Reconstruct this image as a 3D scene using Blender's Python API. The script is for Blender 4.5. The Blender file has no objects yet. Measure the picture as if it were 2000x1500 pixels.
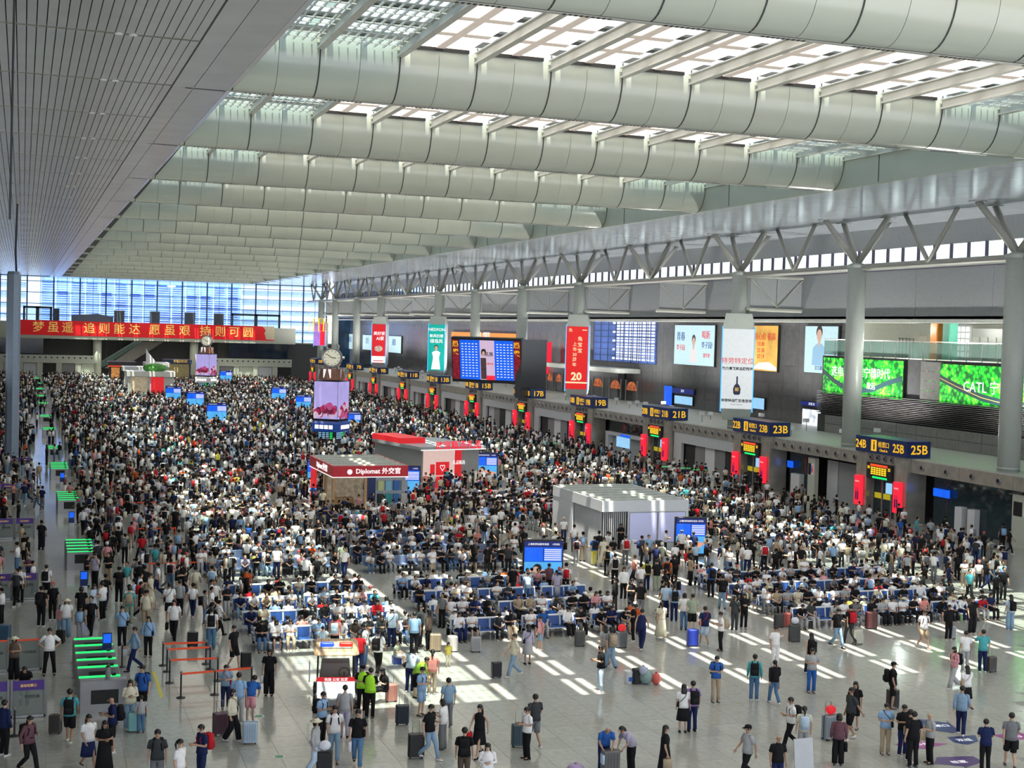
import bpy, math, random
import numpy as np
from mathutils import Vector, Matrix
random.seed(7); rng = np.random.RandomState(11)
S = bpy.context.scene; COL = S.collection
# ------------------------------------------------------------------ camera, sky, sun, exposure
CH = 14.0; F = 2665.0
def _axes():
    a = np.array([64-1000, 622.7-750, F]); Yv = a/np.linalg.norm(a)
    n = np.cross(a, np.array([1, .0284, 0])); Zv = n/np.linalg.norm(n)
    if Zv[1] > 0: Zv = -Zv
    Xv = np.cross(Yv, Zv)
    if Xv[0] < 0: Xv = -Xv
    return np.stack([Xv, Yv, Zv])
RW = _axes()
cd = bpy.data.cameras.new('camera'); cam = bpy.data.objects.new('camera', cd); COL.objects.link(cam); S.camera = cam
cd.sensor_width = 36; cd.sensor_fit = 'HORIZONTAL'; cd.lens = F/2000*36; cd.clip_end = 2000
M = Matrix.Identity(4)
for i in range(3):
    M[i][0] = RW[i][0]; M[i][1] = -RW[i][1]; M[i][2] = -RW[i][2]
M[2][3] = CH; cam.matrix_world = M
def _ray(x, y): return RW @ np.array([x-1000, y-750, F])
def onz(x, y, z=0.): d = _ray(x, y); t = (z-CH)/d[2]; return (d[0]*t, d[1]*t, z)
def onx(x, y, X): d = _ray(x, y); t = X/d[0]; return (X, d[1]*t, CH+d[2]*t)
def ony(x, y, Y): d = _ray(x, y); t = Y/d[1]; return (d[0]*t, Y, CH+d[2]*t)
w = bpy.data.worlds.new('sky'); S.world = w; w.use_nodes = True
wn = w.node_tree.nodes; wl = w.node_tree.links; bg = wn['Background']
tc = wn.new('ShaderNodeTexCoord'); sp = wn.new('ShaderNodeSeparateXYZ'); cr = wn.new('ShaderNodeValToRGB')
wl.new(tc.outputs['Generated'], sp.inputs[0]); wl.new(sp.outputs['Z'], cr.inputs[0]); wl.new(cr.outputs[0], bg.inputs[0])
cr.color_ramp.elements[0].color = (.93, .96, 1, 1); cr.color_ramp.elements[1].color = (.42, .62, 1, 1); cr.color_ramp.elements[1].position = .8
bg.inputs[1].default_value = 2.4
sd = bpy.data.lights.new('sun', 'SUN'); sun = bpy.data.objects.new('sun', sd); COL.objects.link(sun)
sd.energy = 19.0; sd.angle = .009; sd.color = (1, .93, .80)
sun.rotation_euler = Vector((1.7, 6.3, -26.9)).to_track_quat('-Z', 'Y').to_euler(); sun.location = (0, 0, 60)
S.view_settings.view_transform = 'Standard'; S.view_settings.look = 'None'; S.view_settings.gamma = 1
S.view_settings.use_curve_mapping = False; S.view_settings.exposure = -0.14
FABRIC = 2.3   # brightness of the lit fabric skylights
# ------------------------------------------------------------------ materials
MATS = {}
def mat(name, col=(.8, .8, .8), rough=.5, metal=0., emit=0., noise=0., nscale=3., bump=0., spec=.5, info=False, attr=None, alpha=None, stretch=None, rnd=0.):
    if name in MATS: return MATS[name]
    m = bpy.data.materials.new(name); m.use_nodes = True; N = m.node_tree.nodes; L = m.node_tree.links
    b = N['Principled BSDF']; b.inputs['Roughness'].default_value = rough; b.inputs['Metallic'].default_value = metal
    b.inputs['Specular IOR Level'].default_value = spec
    src = None
    if info: n = N.new('ShaderNodeObjectInfo'); src = n.outputs['Color']
    elif attr: n = N.new('ShaderNodeVertexColor'); n.layer_name = attr; src = n.outputs['Color']
    else: n = N.new('ShaderNodeRGB'); n.outputs[0].default_value = (*col, 1); src = n.outputs[0]
    if noise > 0:
        t = N.new('ShaderNodeTexNoise'); t.inputs['Scale'].default_value = nscale; t.inputs['Detail'].default_value = 4
        g = N.new('ShaderNodeTexCoord'); mp = N.new('ShaderNodeMapping'); L.new(g.outputs['Object'], mp.inputs[0])
        if stretch: mp.inputs['Scale'].default_value = stretch
        L.new(mp.outputs[0], t.inputs['Vector'])
        mr = N.new('ShaderNodeMapRange'); mr.inputs[1].default_value = .3; mr.inputs[2].default_value = .7
        mr.inputs[3].default_value = 1-noise; mr.inputs[4].default_value = 1+noise; L.new(t.outputs['Fac'], mr.inputs[0])
        mx = N.new('ShaderNodeVectorMath'); mx.operation = 'SCALE'; L.new(src, mx.inputs[0]); L.new(mr.outputs[0], mx.inputs['Scale']); src = mx.outputs[0]
        if bump > 0:
            bp = N.new('ShaderNodeBump'); bp.inputs['Strength'].default_value = bump; bp.inputs['Distance'].default_value = .02
            L.new(t.outputs['Fac'], bp.inputs['Height']); L.new(bp.outputs[0], b.inputs['Normal'])
    if rnd > 0:
        oi = N.new('ShaderNodeObjectInfo'); mr2 = N.new('ShaderNodeMapRange'); mr2.inputs[3].default_value = 1-rnd; mr2.inputs[4].default_value = 1+rnd*.4; L.new(oi.outputs['Random'], mr2.inputs[0])
        m3 = N.new('ShaderNodeVectorMath'); m3.operation = 'SCALE'; L.new(src, m3.inputs[0]); L.new(mr2.outputs[0], m3.inputs['Scale']); src = m3.outputs[0]
    if emit >= .3:
        m4 = N.new('ShaderNodeVectorMath'); m4.operation = 'SCALE'; m4.inputs['Scale'].default_value = .15; L.new(src, m4.inputs[0]); L.new(m4.outputs[0], b.inputs['Base Color'])
    else: L.new(src, b.inputs['Base Color'])
    if emit > 0: L.new(src, b.inputs['Emission Color']); b.inputs['Emission Strength'].default_value = emit
    if alpha is not None:
        tr = N.new('ShaderNodeBsdfTransparent'); tr.inputs[0].default_value = (*[.5+.5*c for c in col], 1); ms = N.new('ShaderNodeMixShader'); ms.inputs[0].default_value = alpha
        L.new(tr.outputs[0], ms.inputs[1]); L.new(b.outputs[0], ms.inputs[2]); L.new(ms.outputs[0], N['Material Output'].inputs[0])
    MATS[name] = m; return m
alu = mat('brushed_aluminium_ceiling', (.60, .62, .62), .25, .35, noise=.05, nscale=.6, spec=.5)
alu2 = mat('glossy_aluminium_soffit', (.56, .60, .66), .13, .12, noise=.05, nscale=.8)
gapm = mat('dark_ceiling_joint', (.05, .055, .05), .8, noise=.1)
baf = mat('cream_baffle_panel', (.47, .51, .44), .2, .0, noise=.03, nscale=.4, spec=.8)
beam = mat('painted_steel', (.55, .55, .50), .4, noise=.05, nscale=1.)
fab = mat('lit_skylight_fabric', (1, .92, .79), .9, emit=FABRIC, noise=.06, nscale=.5)
gridshadowm = mat('fabric_grid_shadow', (.80, .70, .60), .9, emit=.62, noise=.05)  # colour of the roof grid's shadow showing through the fabric
glassm = mat('clear_glass', (.75, .88, .85), .06, alpha=.12, noise=.02)
glass_g = mat('green_railing_glass', (.30, .45, .40), .08, alpha=.35, noise=.02)
glass_d = mat('dark_shop_glass', (.03, .05, .06), .05, noise=.1)
floorm = mat('granite_slab', (.43, .44, .40), .13, noise=.10, nscale=4.5, spec=.5, rnd=.10)
grout = mat('floor_joint', (.30, .30, .28), .5, noise=.1)
colm = mat('column_paint', (.50, .54, .50), .35, noise=.03)
strutm = mat('strut_paint', (.42, .42, .38), .35, noise=.03)
wallg = mat('grey_wall_panel', (.31, .33, .34), .4, noise=.05)
walld = mat('dark_stone_panel', (.095, .097, .10), .22, noise=.12, nscale=1.2)
wallm = mat('recess_wall', (.12, .12, .12), .6, noise=.1)
creamw = mat('cream_wall_panel', (.52, .54, .46), .5, noise=.04)
gatec = mat('bronze_gate_cladding', (.40, .38, .33), .22, .35, noise=.16, nscale=1.2)
gater = mat('gate_roof_panel', (.48, .50, .46), .4, noise=.1)
navy = mat('navy_sign_box', (.012, .03, .13), .3, emit=.35, noise=.05)
ambs = mat('amber_lettering', (1, .55, .02), .5, emit=1.0)
whitel = mat('white_lettering', (1, 1, 1), .5, emit=1.1)
whited = mat('white_print', (.85, .85, .85), .5, noise=.02)
blackm = mat('black_plastic', (.015, .015, .017), .4, noise=.1)
darkm = mat('dark_interior', (.02, .022, .022), .6, noise=.2)
greym = mat('grey_powder_coat', (.25, .25, .26), .4, noise=.08)
steel = mat('brushed_steel', (.42, .42, .43), .28, .8, noise=.08, nscale=2)
lgrey = mat('light_grey_shell', (.55, .57, .60), .45, noise=.04)
whitep = mat('white_painted_shell', (.72, .73, .76), .4, noise=.03)
redled = mat('red_led_panel', (1, .02, .05), .5, emit=1.1)
grn = mat('green_led', (.01, .9, .18), .4, emit=1.3)
amberled = mat('amber_led', (1, .60, .02), .4, emit=1.5)
redt = mat('red_led_text', (1, .08, .02), .4, emit=1.3)
bluel = mat('blue_edge_light', (.08, .45, 1), .4, emit=1.6)
scr_b = mat('blue_screen', (.005, .13, .95), .4, emit=1.0, noise=.2, nscale=2)
scr_l = mat('pale_screen', (.35, .68, 1), .4, emit=1.0, noise=.1)
scr_n = mat('navy_screen', (.005, .02, .22), .4, emit=.8, noise=.1)
orangem = mat('orange_print', (1, .33, .04), .4, emit=.9, noise=.15)
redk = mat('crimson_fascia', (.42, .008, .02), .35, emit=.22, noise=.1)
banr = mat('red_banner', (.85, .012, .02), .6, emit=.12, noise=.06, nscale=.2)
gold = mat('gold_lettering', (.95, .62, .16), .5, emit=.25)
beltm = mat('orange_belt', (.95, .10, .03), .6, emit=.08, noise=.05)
cloth = mat('cloth', info=True, rough=.85, noise=.07, nscale=9, spec=.2)
skinm = mat('skin', info=True, rough=.6, noise=.04, nscale=8)
hairm = mat('hair', info=True, rough=.45, noise=.2, nscale=30)
paintm = mat('coloured_shell', info=True, rough=.35, noise=.05)
crowdm = mat('crowd_cloth', attr='Col', rough=.8, spec=.2)
# ------------------------------------------------------------------ mesh builder
class MB:
    def __init__(s): s.v = []; s.f = []; s.m = []; s.mats = []
    def mi(s, m):
        if m is None: return 0
        if m not in s.mats: s.mats.append(m)
        return s.mats.index(m)
    def add(s, vs, fs, m=None):
        o = len(s.v); s.v += [tuple(v) for v in vs]; k = s.mi(m); s.f += [tuple(i+o for i in f) for f in fs]; s.m += [k]*len(fs); return s
    def box(s, a, b, m=None):
        (x0, y0, z0), (x1, y1, z1) = a, b
        return s.add([(x0,y0,z0),(x1,y0,z0),(x1,y1,z0),(x0,y1,z0),(x0,y0,z1),(x1,y0,z1),(x1,y1,z1),(x0,y1,z1)],
                     [(0,3,2,1),(4,5,6,7),(0,1,5,4),(1,2,6,5),(2,3,7,6),(3,0,4,7)], m)
    def bev(s, a, b, r, m=None):      # box with chamfered vertical edges and top
        (x0, y0, z0), (x1, y1, z1) = a, b
        def ring(z, i): return [(x0+r,y0+i,z),(x1-r,y0+i,z),(x1-i,y0+r,z),(x1-i,y1-r,z),(x1-r,y1-i,z),(x0+r,y1-i,z),(x0+i,y1-r,z),(x0+i,y0+r,z)]
        R = [ring(z0, 0), ring(z1-r*.6, 0), ring(z1, r*.5)]
        vs = sum(R, []); fs = [tuple(range(7, -1, -1)), tuple(range(16, 24))]
        for k in range(2):
            for i in range(8): j = (i+1) % 8; fs.append((k*8+i, k*8+j, k*8+8+j, k*8+8+i))
        return s.add(vs, fs, m)
    def quad(s, a, b, c, d, m=None): return s.add([a, b, c, d], [(0, 1, 2, 3)], m)
    def slab(s, a, b, c, d, t, m=None):   # thick quad
        n = (Vector(b)-Vector(a)).cross(Vector(d)-Vector(a)).normalized()*t
        q = [Vector(p) for p in (a, b, c, d)]; vs = q+[p-n for p in q]
        return s.add(vs, [(0,1,2,3),(7,6,5,4),(0,4,5,1),(1,5,6,2),(2,6,7,3),(3,7,4,0)], m)
    def loft(s, pts, rads, n=10, m=None, ref=(1, 0, 0), cap=True):
        pts = [Vector(p) for p in pts]; vs = []; fs = []
        for i, p in enumerate(pts):
            t = (pts[min(i+1, len(pts)-1)]-pts[max(i-1, 0)]).normalized(); r = Vector(ref)
            u = r-t*r.dot(t)
            if u.length < .05: r = Vector((0, 1, 0)); u = r-t*r.dot(t)
            u.normalize(); v = t.cross(u); rx, ry = rads[i] if isinstance(rads[i], tuple) else (rads[i], rads[i])
            for k in range(n):
                a = 2*math.pi*k/n; vs.append(p+u*(rx*math.cos(a))+v*(ry*math.sin(a)))
        for i in range(len(pts)-1):
            for k in range(n): j = (k+1) % n; fs.append((i*n+k, i*n+j, i*n+n+j, i*n+n+k))
        if cap: fs += [tuple(range(n-1, -1, -1)), tuple(range((len(pts)-1)*n, len(pts)*n))]
        return s.add(vs, fs, m)
    def ball(s, c, r, n=10, rings=6, m=None):
        if not isinstance(r, tuple): r = (r, r, r)
        vs = [(c[0], c[1], c[2]-r[2])]; fs = []
        for i in range(1, rings):
            a = math.pi*i/rings
            for k in range(n): b = 2*math.pi*k/n; vs.append((c[0]+r[0]*math.sin(a)*math.cos(b), c[1]+r[1]*math.sin(a)*math.sin(b), c[2]-r[2]*math.cos(a)))
        vs.append((c[0], c[1], c[2]+r[2])); T = len(vs)-1
        for k in range(n):
            j = (k+1) % n; fs.append((0, 1+j, 1+k)); fs.append((T, 1+(rings-2)*n+k, 1+(rings-2)*n+j))
            for i in range(rings-2): fs.append((1+i*n+k, 1+i*n+j, 1+(i+1)*n+j, 1+(i+1)*n+k))
        return s.add(vs, fs, m)
    def mesh(s, name, m=None, smooth=False):
        me = bpy.data.meshes.new(name); me.from_pydata(s.v, [], s.f)
        if s.mats:
            for q in s.mats: me.materials.append(q)
            me.polygons.foreach_set('material_index', s.m)
        elif m: me.materials.append(m)
        if smooth: me.polygons.foreach_set('use_smooth', [True]*len(s.f))
        me.update(); return me
def tag(o, label=None, cat=None, group=None, kind=None):
    if label: o['label'] = label
    if cat: o['category'] = cat
    if group: o['group'] = group
    if kind: o['kind'] = kind
    return o
def obj(name, mb, m=None, parent=None, loc=None, rz=None, smooth=False, color=None, **k):
    me = mb if isinstance(mb, bpy.types.Mesh) else mb.mesh(name, m, smooth)
    o = bpy.data.objects.new(name, me); COL.objects.link(o)
    if parent: o.parent = parent
    if loc: o.location = loc
    if rz is not None: o.rotation_euler = (0, 0, rz)
    if color: o.color = (*color, 1)
    return tag(o, **k)
def thing(name, label, cat, loc=(0, 0, 0), rz=0, group=None, kind=None, scale=None):
    o = bpy.data.objects.new(name, None); COL.objects.link(o); o.location = loc; o.rotation_euler = (0, 0, rz); o.empty_display_size = .2
    if scale: o.scale = scale
    return tag(o, label, cat, group, kind)
FONTC = {}
def text_mesh(s, size, m, ext=.01, sp=1.0, align='CENTER', bold=0.):
    key = (s, size, m.name, ext, sp, align, bold)
    if key in FONTC: return FONTC[key]
    c = bpy.data.curves.new('t', 'FONT'); c.body = s; c.size = size; c.extrude = ext; c.align_x = align; c.align_y = 'CENTER'; c.space_character = sp; c.offset = bold; c.resolution_u = 2
    o = bpy.data.objects.new('t', c); COL.objects.link(o); bpy.context.view_layer.update()
    me = bpy.data.meshes.new_from_object(o.evaluated_get(bpy.context.evaluated_depsgraph_get())); bpy.data.objects.remove(o)
    me.materials.clear(); me.materials.append(m); FONTC[key] = me; return me
def text(s, size, m, pos, xd=(1, 0, 0), up=(0, 0, 1), parent=None, name='lettering', sx=1., **k):
    me = text_mesh(s, size, m, **k); o = bpy.data.objects.new(name, me); COL.objects.link(o)
    x = Vector(xd).normalized(); u = Vector(up); u = (u-x*u.dot(x)).normalized(); z = x.cross(u)
    o.matrix_world = Matrix(((x.x*sx, u.x, z.x, pos[0]), (x.y*sx, u.y, z.y, pos[1]), (x.z*sx, u.z, z.z, pos[2]), (0, 0, 0, 1)))
    if parent: o.parent = parent; o.matrix_parent_inverse = Matrix.Identity(4)
    return o
# ------------------------------------------------------------------ FLOOR
TS = 1.2
fl = obj('floor', MB().box((-40, 8, -.3), (110, 420, -.012)), grout, kind='structure')
tiles = []
for j in range(0, 120):
    for i in range(-8, 56):
        x, y = -.6+i*TS, 28+j*TS
        if y > 150 or x/y > .86 or x/y < -.12: continue
        tiles.append((x, y))
tm = MB().bev((0, 0, -.012), (TS-.008, TS-.008, 0), .004).mesh('tile', floorm)
near = [t for t in tiles if 32.5 < t[1] < 62]; near.sort(key=lambda t: t[1]); near = near[:300]; ns = set(near)
for t in near:
    o = obj('floor_tile', tm, parent=fl, loc=(t[0], t[1], 0))
far = MB()
for t in tiles:
    if t not in ns: far.box((t[0], t[1], -.012), (t[0]+TS-.008, t[1]+TS-.008, 0))
obj('floor_tiles_far', far, floorm, fl, kind='stuff')
obj('floor_slab_far', MB().box((-40, 150.5, -.012), (110, 420, 0)).box((-40, 8, -.012), (-10.3, 150.4, 0)), floorm, fl)
# ------------------------------------------------------------------ CEILING: left planks, band
def shx(x, y): return x-.0065*(y-43)
cl = obj('ceiling', MB().box((-45, -20, 24.7), (8.2, 41.5, 25)).box((-45, 41.5, 24.62), (shx(8.4, 60), 347, 24.9)), gapm, kind='structure')
plank = {}; stf = MB(); npk = 0
for r in range(0, 31):
    y0 = 41.9+10.1*r; y1 = y0+9.78
    for i in range(44):
        x0 = 5.75-.335*(i+1)
        x0s, x1s, a0, a1 = shx(x0, y0), shx(x0+.298, y0), shx(x0, y1), shx(x0+.298, y1)
        if x1s < -.055*y0-.5 and y0 > 60 or (x1s < -2.6 and y0 < 60): continue
        vs = [(x0s, y0, 24.4), (x1s, y0, 24.4), (a1, y1, 24.4), (a0, y1, 24.4), (x0s, y0, 24.6), (x1s, y0, 24.6), (a1, y1, 24.6), (a0, y1, 24.6)]
        fs = [(0,3,2,1),(4,5,6,7),(0,1,5,4),(1,2,6,5),(2,3,7,6),(3,0,4,7)]
        if r > 0 and npk < 300:
            key = 'p'
            if key not in plank: plank[key] = MB().add([(v[0]-x0s, v[1]-y0, v[2]) for v in vs], fs).mesh('ceiling_plank', alu)
            obj('ceiling_plank', plank[key], parent=cl, loc=(x0s, y0, 0)); npk += 1
        else: stf.add(vs, fs)
obj('ceiling_planks_far', stf, alu, cl, kind='stuff')
for r in range(0, 18):
    y = 41.9+10.1*r-.16; xr = shx(5.75, y)
    tr = obj('light_track', MB().box((xr-8-.06*y, y-.13, 24.40), (xr, y+.09, 24.58)), mat('olive_track', (.20, .20, .16), .6, noise=.1), cl)
    if r < 9:
        for q in (-2.9, -2.4):
            obj('downlight', MB().loft([(xr+q, y, 24.38), (xr+q, y, 24.5)], [.15, .17], 10), whited, tr)
for r in range(31):
    y0 = 41.9+10.1*r; y1 = y0+10.06
    for a, b in ((5.78, 6.66), (6.69, 8.1)):
        for h in range(1):
            vs = [(shx(a, y0), y0, 24.38), (shx(b, y0), y0, 24.38), (shx(b, y1), y1, 24.38), (shx(a, y1), y1, 24.38)]
            obj('band_panel', MB().slab(vs[0], vs[1], vs[2], vs[3], -.12), alu, cl)
    b = 8.12
    obj('band_edge', MB().slab((shx(b, y0), y0, 24.38), (shx(b+.3, y0), y0, 24.5), (shx(b+.3, y1), y1, 24.5), (shx(b, y1), y1, 24.38), -.15), alu, cl)
# ------------------------------------------------------------------ baffles + skylights
P = 20.35; Y0 = 41.6; XL, XR = 8.2, 52.0; BW = (XR-XL)/12
prof = [(-1.5, 27.0), (-1.5, 26.5)]+[(-1.5*math.cos(a), 26.4-2.0*math.sin(a)) for a in [math.pi/2*i/9 for i in range(10)]]
def baffle_mesh(wd):
    m = MB(); n = len(prof); vs = [(x, y, z) for (y, z) in prof for x in (0, wd)]
    fs = [(2*i, 2*i+1, 2*i+3, 2*i+2) for i in range(n-1)]
    vs += [(x, y+.05, z+.05) for (y, z) in prof for x in (0, wd)]
    fs += [(2*n+2*i, 2*n+2*i+2, 2*n+2*i+3, 2*n+2*i+1) for i in range(n-1)]
    m.add(vs, fs); return m.mesh('baffle_panel', baf, True)
bm = baffle_mesh(BW/2-.02); rib = MB()
for a, b in zip(prof[:-1], prof[1:]): rib.slab((-.028, a[0]-.03, a[1]), (.028, a[0]-.03, a[1]), (.028, b[0]-.03, b[1]-.012), (-.028, b[0]-.03, b[1]-.012), -.04)
ribm = rib.mesh('baffle_joint', gapm)
for k in range(16):
    yb = Y0+P*k
    x0 = XL-.0065*(yb-43)-.1; n = 24
    t = thing('ceiling_baffle', None, None, (0, yb, 0), kind='structure')
    for i in range(n): obj('baffle_panel', bm, parent=t, loc=(XL+i*BW/2+.01, 0, 0))
    for i in range(13): obj('baffle_joint', ribm, parent=t, loc=(XL+i*BW, 0, 0))
    obj('baffle_panel', bm, parent=t, loc=(x0, 0, 0)).scale = ((XL-x0)/(BW/2-.02), 1, 1)
    obj('baffle_back', MB().box((XL-2.2, -.04, 24.4), (XR, .03, 27.0)).box((XL-2, -1.42, 27.0), (XR, .2, 27.35)), gapm, t)
    obj('baffle_flange', MB().box((XL-2, .03, 24.38), (XR, .30, 24.44)), beam, t)
    if k < 8:
        v = MB()
        for i in range(0, 12):
            for q in range(9): v.box((XL+i*BW+.6+q*.2, .08, 24.365), (XL+i*BW+.7+q*.2, .25, 24.38))
        obj('vent_slots', v, gapm, t, kind='stuff')
for k in range(-1, 16):
    ya = Y0+P*(k-1)+.3; yc = Y0+P*k-1.55
    if k == -1: obj('ceiling_entrance', MB().box((XL-1, -20, 26.9), (XR+2, Y0-P+.2, 27.3)), gapm, kind='structure'); continue
    w_ = thing('window_%d' % (k+1), None, None, (0, 0, 0), kind='structure')
    for i in range(13):
        x = XL+i*BW
        obj('roof_beam', MB().box((x-.17, ya-.3, 26.28), (x+.17, yc, 26.36)).box((x-.05, ya-.3, 26.36), (x+.05, yc, 26.74)).box((x-.17, ya-.3, 26.74), (x+.17, yc, 26.8)) if k < 6 else MB().box((x-.17, ya-.3, 26.3), (x+.17, yc, 26.8)), beam, w_)
    nb = 6; L_ = (yc-ya)/nb
    if k > 0: cross = MB()
    for j in range(nb):
        y = ya+j*L_
        if k > 0: cross.box((XL-2, y-.35, 27.0), (XR, y+.35, 27.1))
    if k > 0: obj('roof_cross_bars', cross, gapm, w_)
    for i in range(12):
        x = XL+i*BW
        clear = i in (0, 1, 10, 11)
        if not clear or k == 0:
            g = .44 if k > 0 else 0  # first gap closed without slits to keep sun off the foreground
            fp = obj('fabric_panel', MB().box((x+g, ya, 26.86), (x+BW-g, yc, 26.9)), fab, w_)
            if k < 5:
                sm = MB().box((x+BW/2-.2, ya, 26.82), (x+BW/2+.2, yc, 26.86))
                for j in range(1, nb): sm.box((x+g, ya+j*L_-.24, 26.82), (x+BW-g, ya+j*L_+.24, 26.86))
                obj('panel_shadow_lines', sm, gridshadowm, fp)  # blurred shadow of the grid behind, built as darker strips
            obj('panel_rail', MB().box((x+g, yc-.1, 26.7), (x+BW-g, yc, 26.95)), blackm, fp)
        else:
            obj('glass_pane', MB().box((x+.17, ya, 27.2), (x+BW-.17, yc, 27.22)), glassm, w_)
            gr = MB()
            for q in range(1, 9): gr.box((x+q*BW/9-.03, ya, 26.6), (x+q*BW/9+.03, yc, 26.7))
            for q in range(1, 19): yy = ya+q*(yc-ya)/19; gr.box((x+.17, yy-.02, 26.55), (x+BW-.17, yy+.02, 26.6))
            obj('glazing_grid', gr, beam, w_)
            obj('outer_louvre', MB().box((x+.17, ya, 28.2), (x+.45, yc, 28.25)).box((x+1.7, ya, 28.2), (x+2.0, yc, 28.25)), whitep, w_)  # extra layer added above the glass to cut the sun
# clerestory wall beside skylights
cw = obj('wall_clerestory', MB().box((XR, 0, 24.4), (XR+.3, 350, 27.6)), baf, kind='structure')
for k in range(17):
    obj('wall_joint', MB().box((XR-.03, 36+P*k, 24.5), (XR+.01, 36.04+P*k, 26.9)), gapm, cw)
obj('wall_roof_edge_left', MB().box((5.2, 35, 24.9), (XL-.05, 347, 27.4)), baf, kind='structure')
# ------------------------------------------------------------------ right soffit
sf = obj('ceiling_side', MB().box((XR+.2, 10, 24.62), (90, 350, 24.8)), gapm, kind='structure')
rows = 62
for k in range(rows):
    y0 = 40+5.06*k; y1 = y0+5.02
    for a, b in ((52.3, 53.6), (53.64, 60), (60.04, 66.4), (66.44, 72.7)):
        if k % 2 and b < 55 and k > 40: continue
        obj('soffit_panel', MB().box((a, y0, 24.4), (b, y1, 24.6)), alu2, sf)
# ------------------------------------------------------------------ columns, struts, chord, side wall
YC = [80, 100, 120.3, 141, 162.3, 183.7, 205.7, 226.5, 248, 267.9, 289.4, 311.6, 328]
for i, y in enumerate(YC):
    if i == 3 or i == 8: z0 = None
    else:
        nm = ['nearest tall pale column at the right edge behind the ticket gates', 'tall pale column in front of the left green advert', 'pale column behind the white bottle advert', '', 'pale column behind the red advert with the gold 20', 'pale column behind the right end of the large timetable screen', 'pale column behind the left half of the large timetable screen', 'pale column behind the teal advert', '', 'pale column behind the distant red and white advert', 'pale column just left of the distant red and white advert', 'pale column behind the near clock', 'farthest pale column of the right side'][i]
        t = thing('column', nm, 'column', (66, y, 0))
        obj('shaft', MB().loft([(0, 0, 5.08 if y < 325 else 0), (0, 0, 20.4)], [.78, .78], 28), colm, t, smooth=False).data.polygons.foreach_set('use_smooth', [True]*28+[False]*2)
        obj('collar', MB().loft([(0, 0, 5.3), (0, 0, 5.38)], [.86, .86], 24).loft([(0, 0, 20.3), (0, 0, 20.55), (0, 0, 20.75)], [.8, .8, .3], 24), colm, t)
    t2 = thing('strut_cluster', None, None, (66, y, 20.6), kind='structure')
    for sx, sy in ((-2.1, 1.9), (.7, -3.2), (3.5, .7), (1.1, 4.0)):
        obj('strut', MB().loft([(0, 0, 0), (sx, sy, 3.8)], [.26, .24] if sx < 3 else [.2, .2], 12), strutm, t2, smooth=True)
        obj('strut_shoe', MB().box((sx-.5, sy-.4, 3.74), (sx+.5, sy+.4, 3.82)), wallg, t2)
    t3 = thing('strut_pair', None, None, (66, y+10.2, 20.4), kind='structure')
    for sy in (-1, 1): obj('strut', MB().loft([(0, 0, 0), (0, sy*3.3, 4.0)], [.18, .17], 10), strutm, t3, smooth=True)
    if i >= 2:
        tp = thing('truss_panel', None, None, (66, y-.5, 0), kind='structure')
        obj('plate', MB().box((.9, 0, 17.1), (6.7, .08, 20.1)), wallg, tp)
        obj('brace', MB().loft([(.9, -.1, 20), (3.9, -.1, 17.2), (6.7, -.1, 20)], [.09, .09, .09], 6), strutm, tp)
        obj('post', MB().loft([(3.9, -.1, 17.2), (3.9, -.1, 20)], [.05, .05], 6), strutm, tp)
        obj('bottom_tube', MB().loft([(.3, -.2, 16.95), (6.7, -.2, 16.95)], [.2, .2], 10), strutm, tp)
        obj('top_tube', MB().loft([(.3, -.2, 20.2), (6.7, -.2, 20.2)], [.16, .16], 10), strutm, tp)
obj('trim_1', MB().loft([(66.1, 30, 20.35), (66.1, 346, 20.35)], [.26, .26], 12), strutm, kind='structure')
obj('trim_2', MB().box((66.2, 30, 20.1), (67.3, 346, 20.2)), mat('walkway', (.22, .22, .22), .4, noise=.1), kind='structure')
# high side wall with strip window
hw = thing('wall_right_upper', None, None, kind='structure')
obj('upper_strip', MB().box((72.7, 40, 22.5), (73, 346, 24.4)), wallg, hw)
for k in range(30):
    y = 40+10.17*k; obj('fascia_panel', MB().box((72.7, y, 16.15), (73, y+10.13, 20.55)), wallg, hw)
obj('fascia_lip', MB().box((72.4, 40, 15.85), (74.2, 346, 16.15)), gater, hw)
win = thing('window_20', None, None, kind='structure')
for k in range(0, 120):
    y = 76+2.26*k
    obj('window_pane', MB().box((72.8, y+.06, 20.65), (72.83, y+2.2, 22.45)), glassm, win)
mul = MB()
for k in range(0, 121):
    y = 76+2.26*k; mul.box((72.6, y-.07, 20.55), (72.85, y+.07, 22.5))
obj('mullions', mul.box((72.6, 70, 20.5), (72.85, 348, 20.68)), mat('purple_grey_frame', (.10, .09, .14), .4, noise=.1), win)
# building and lattice outside the strip window
ob = thing('louvred_building', 'pale louvred office block seen through the high strip window', 'building', (95, 0, 0))
for k in range(40): obj('louvre', MB().box((0, 60+7*k, 13+(k%3)), (.4, 66+7*k, 21.3+.4*(k%3))), mat('outside_cladding', (.75, .77, .8), .6, noise=.2, nscale=.8, stretch=(.1, 1, 6)), ob)
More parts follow.
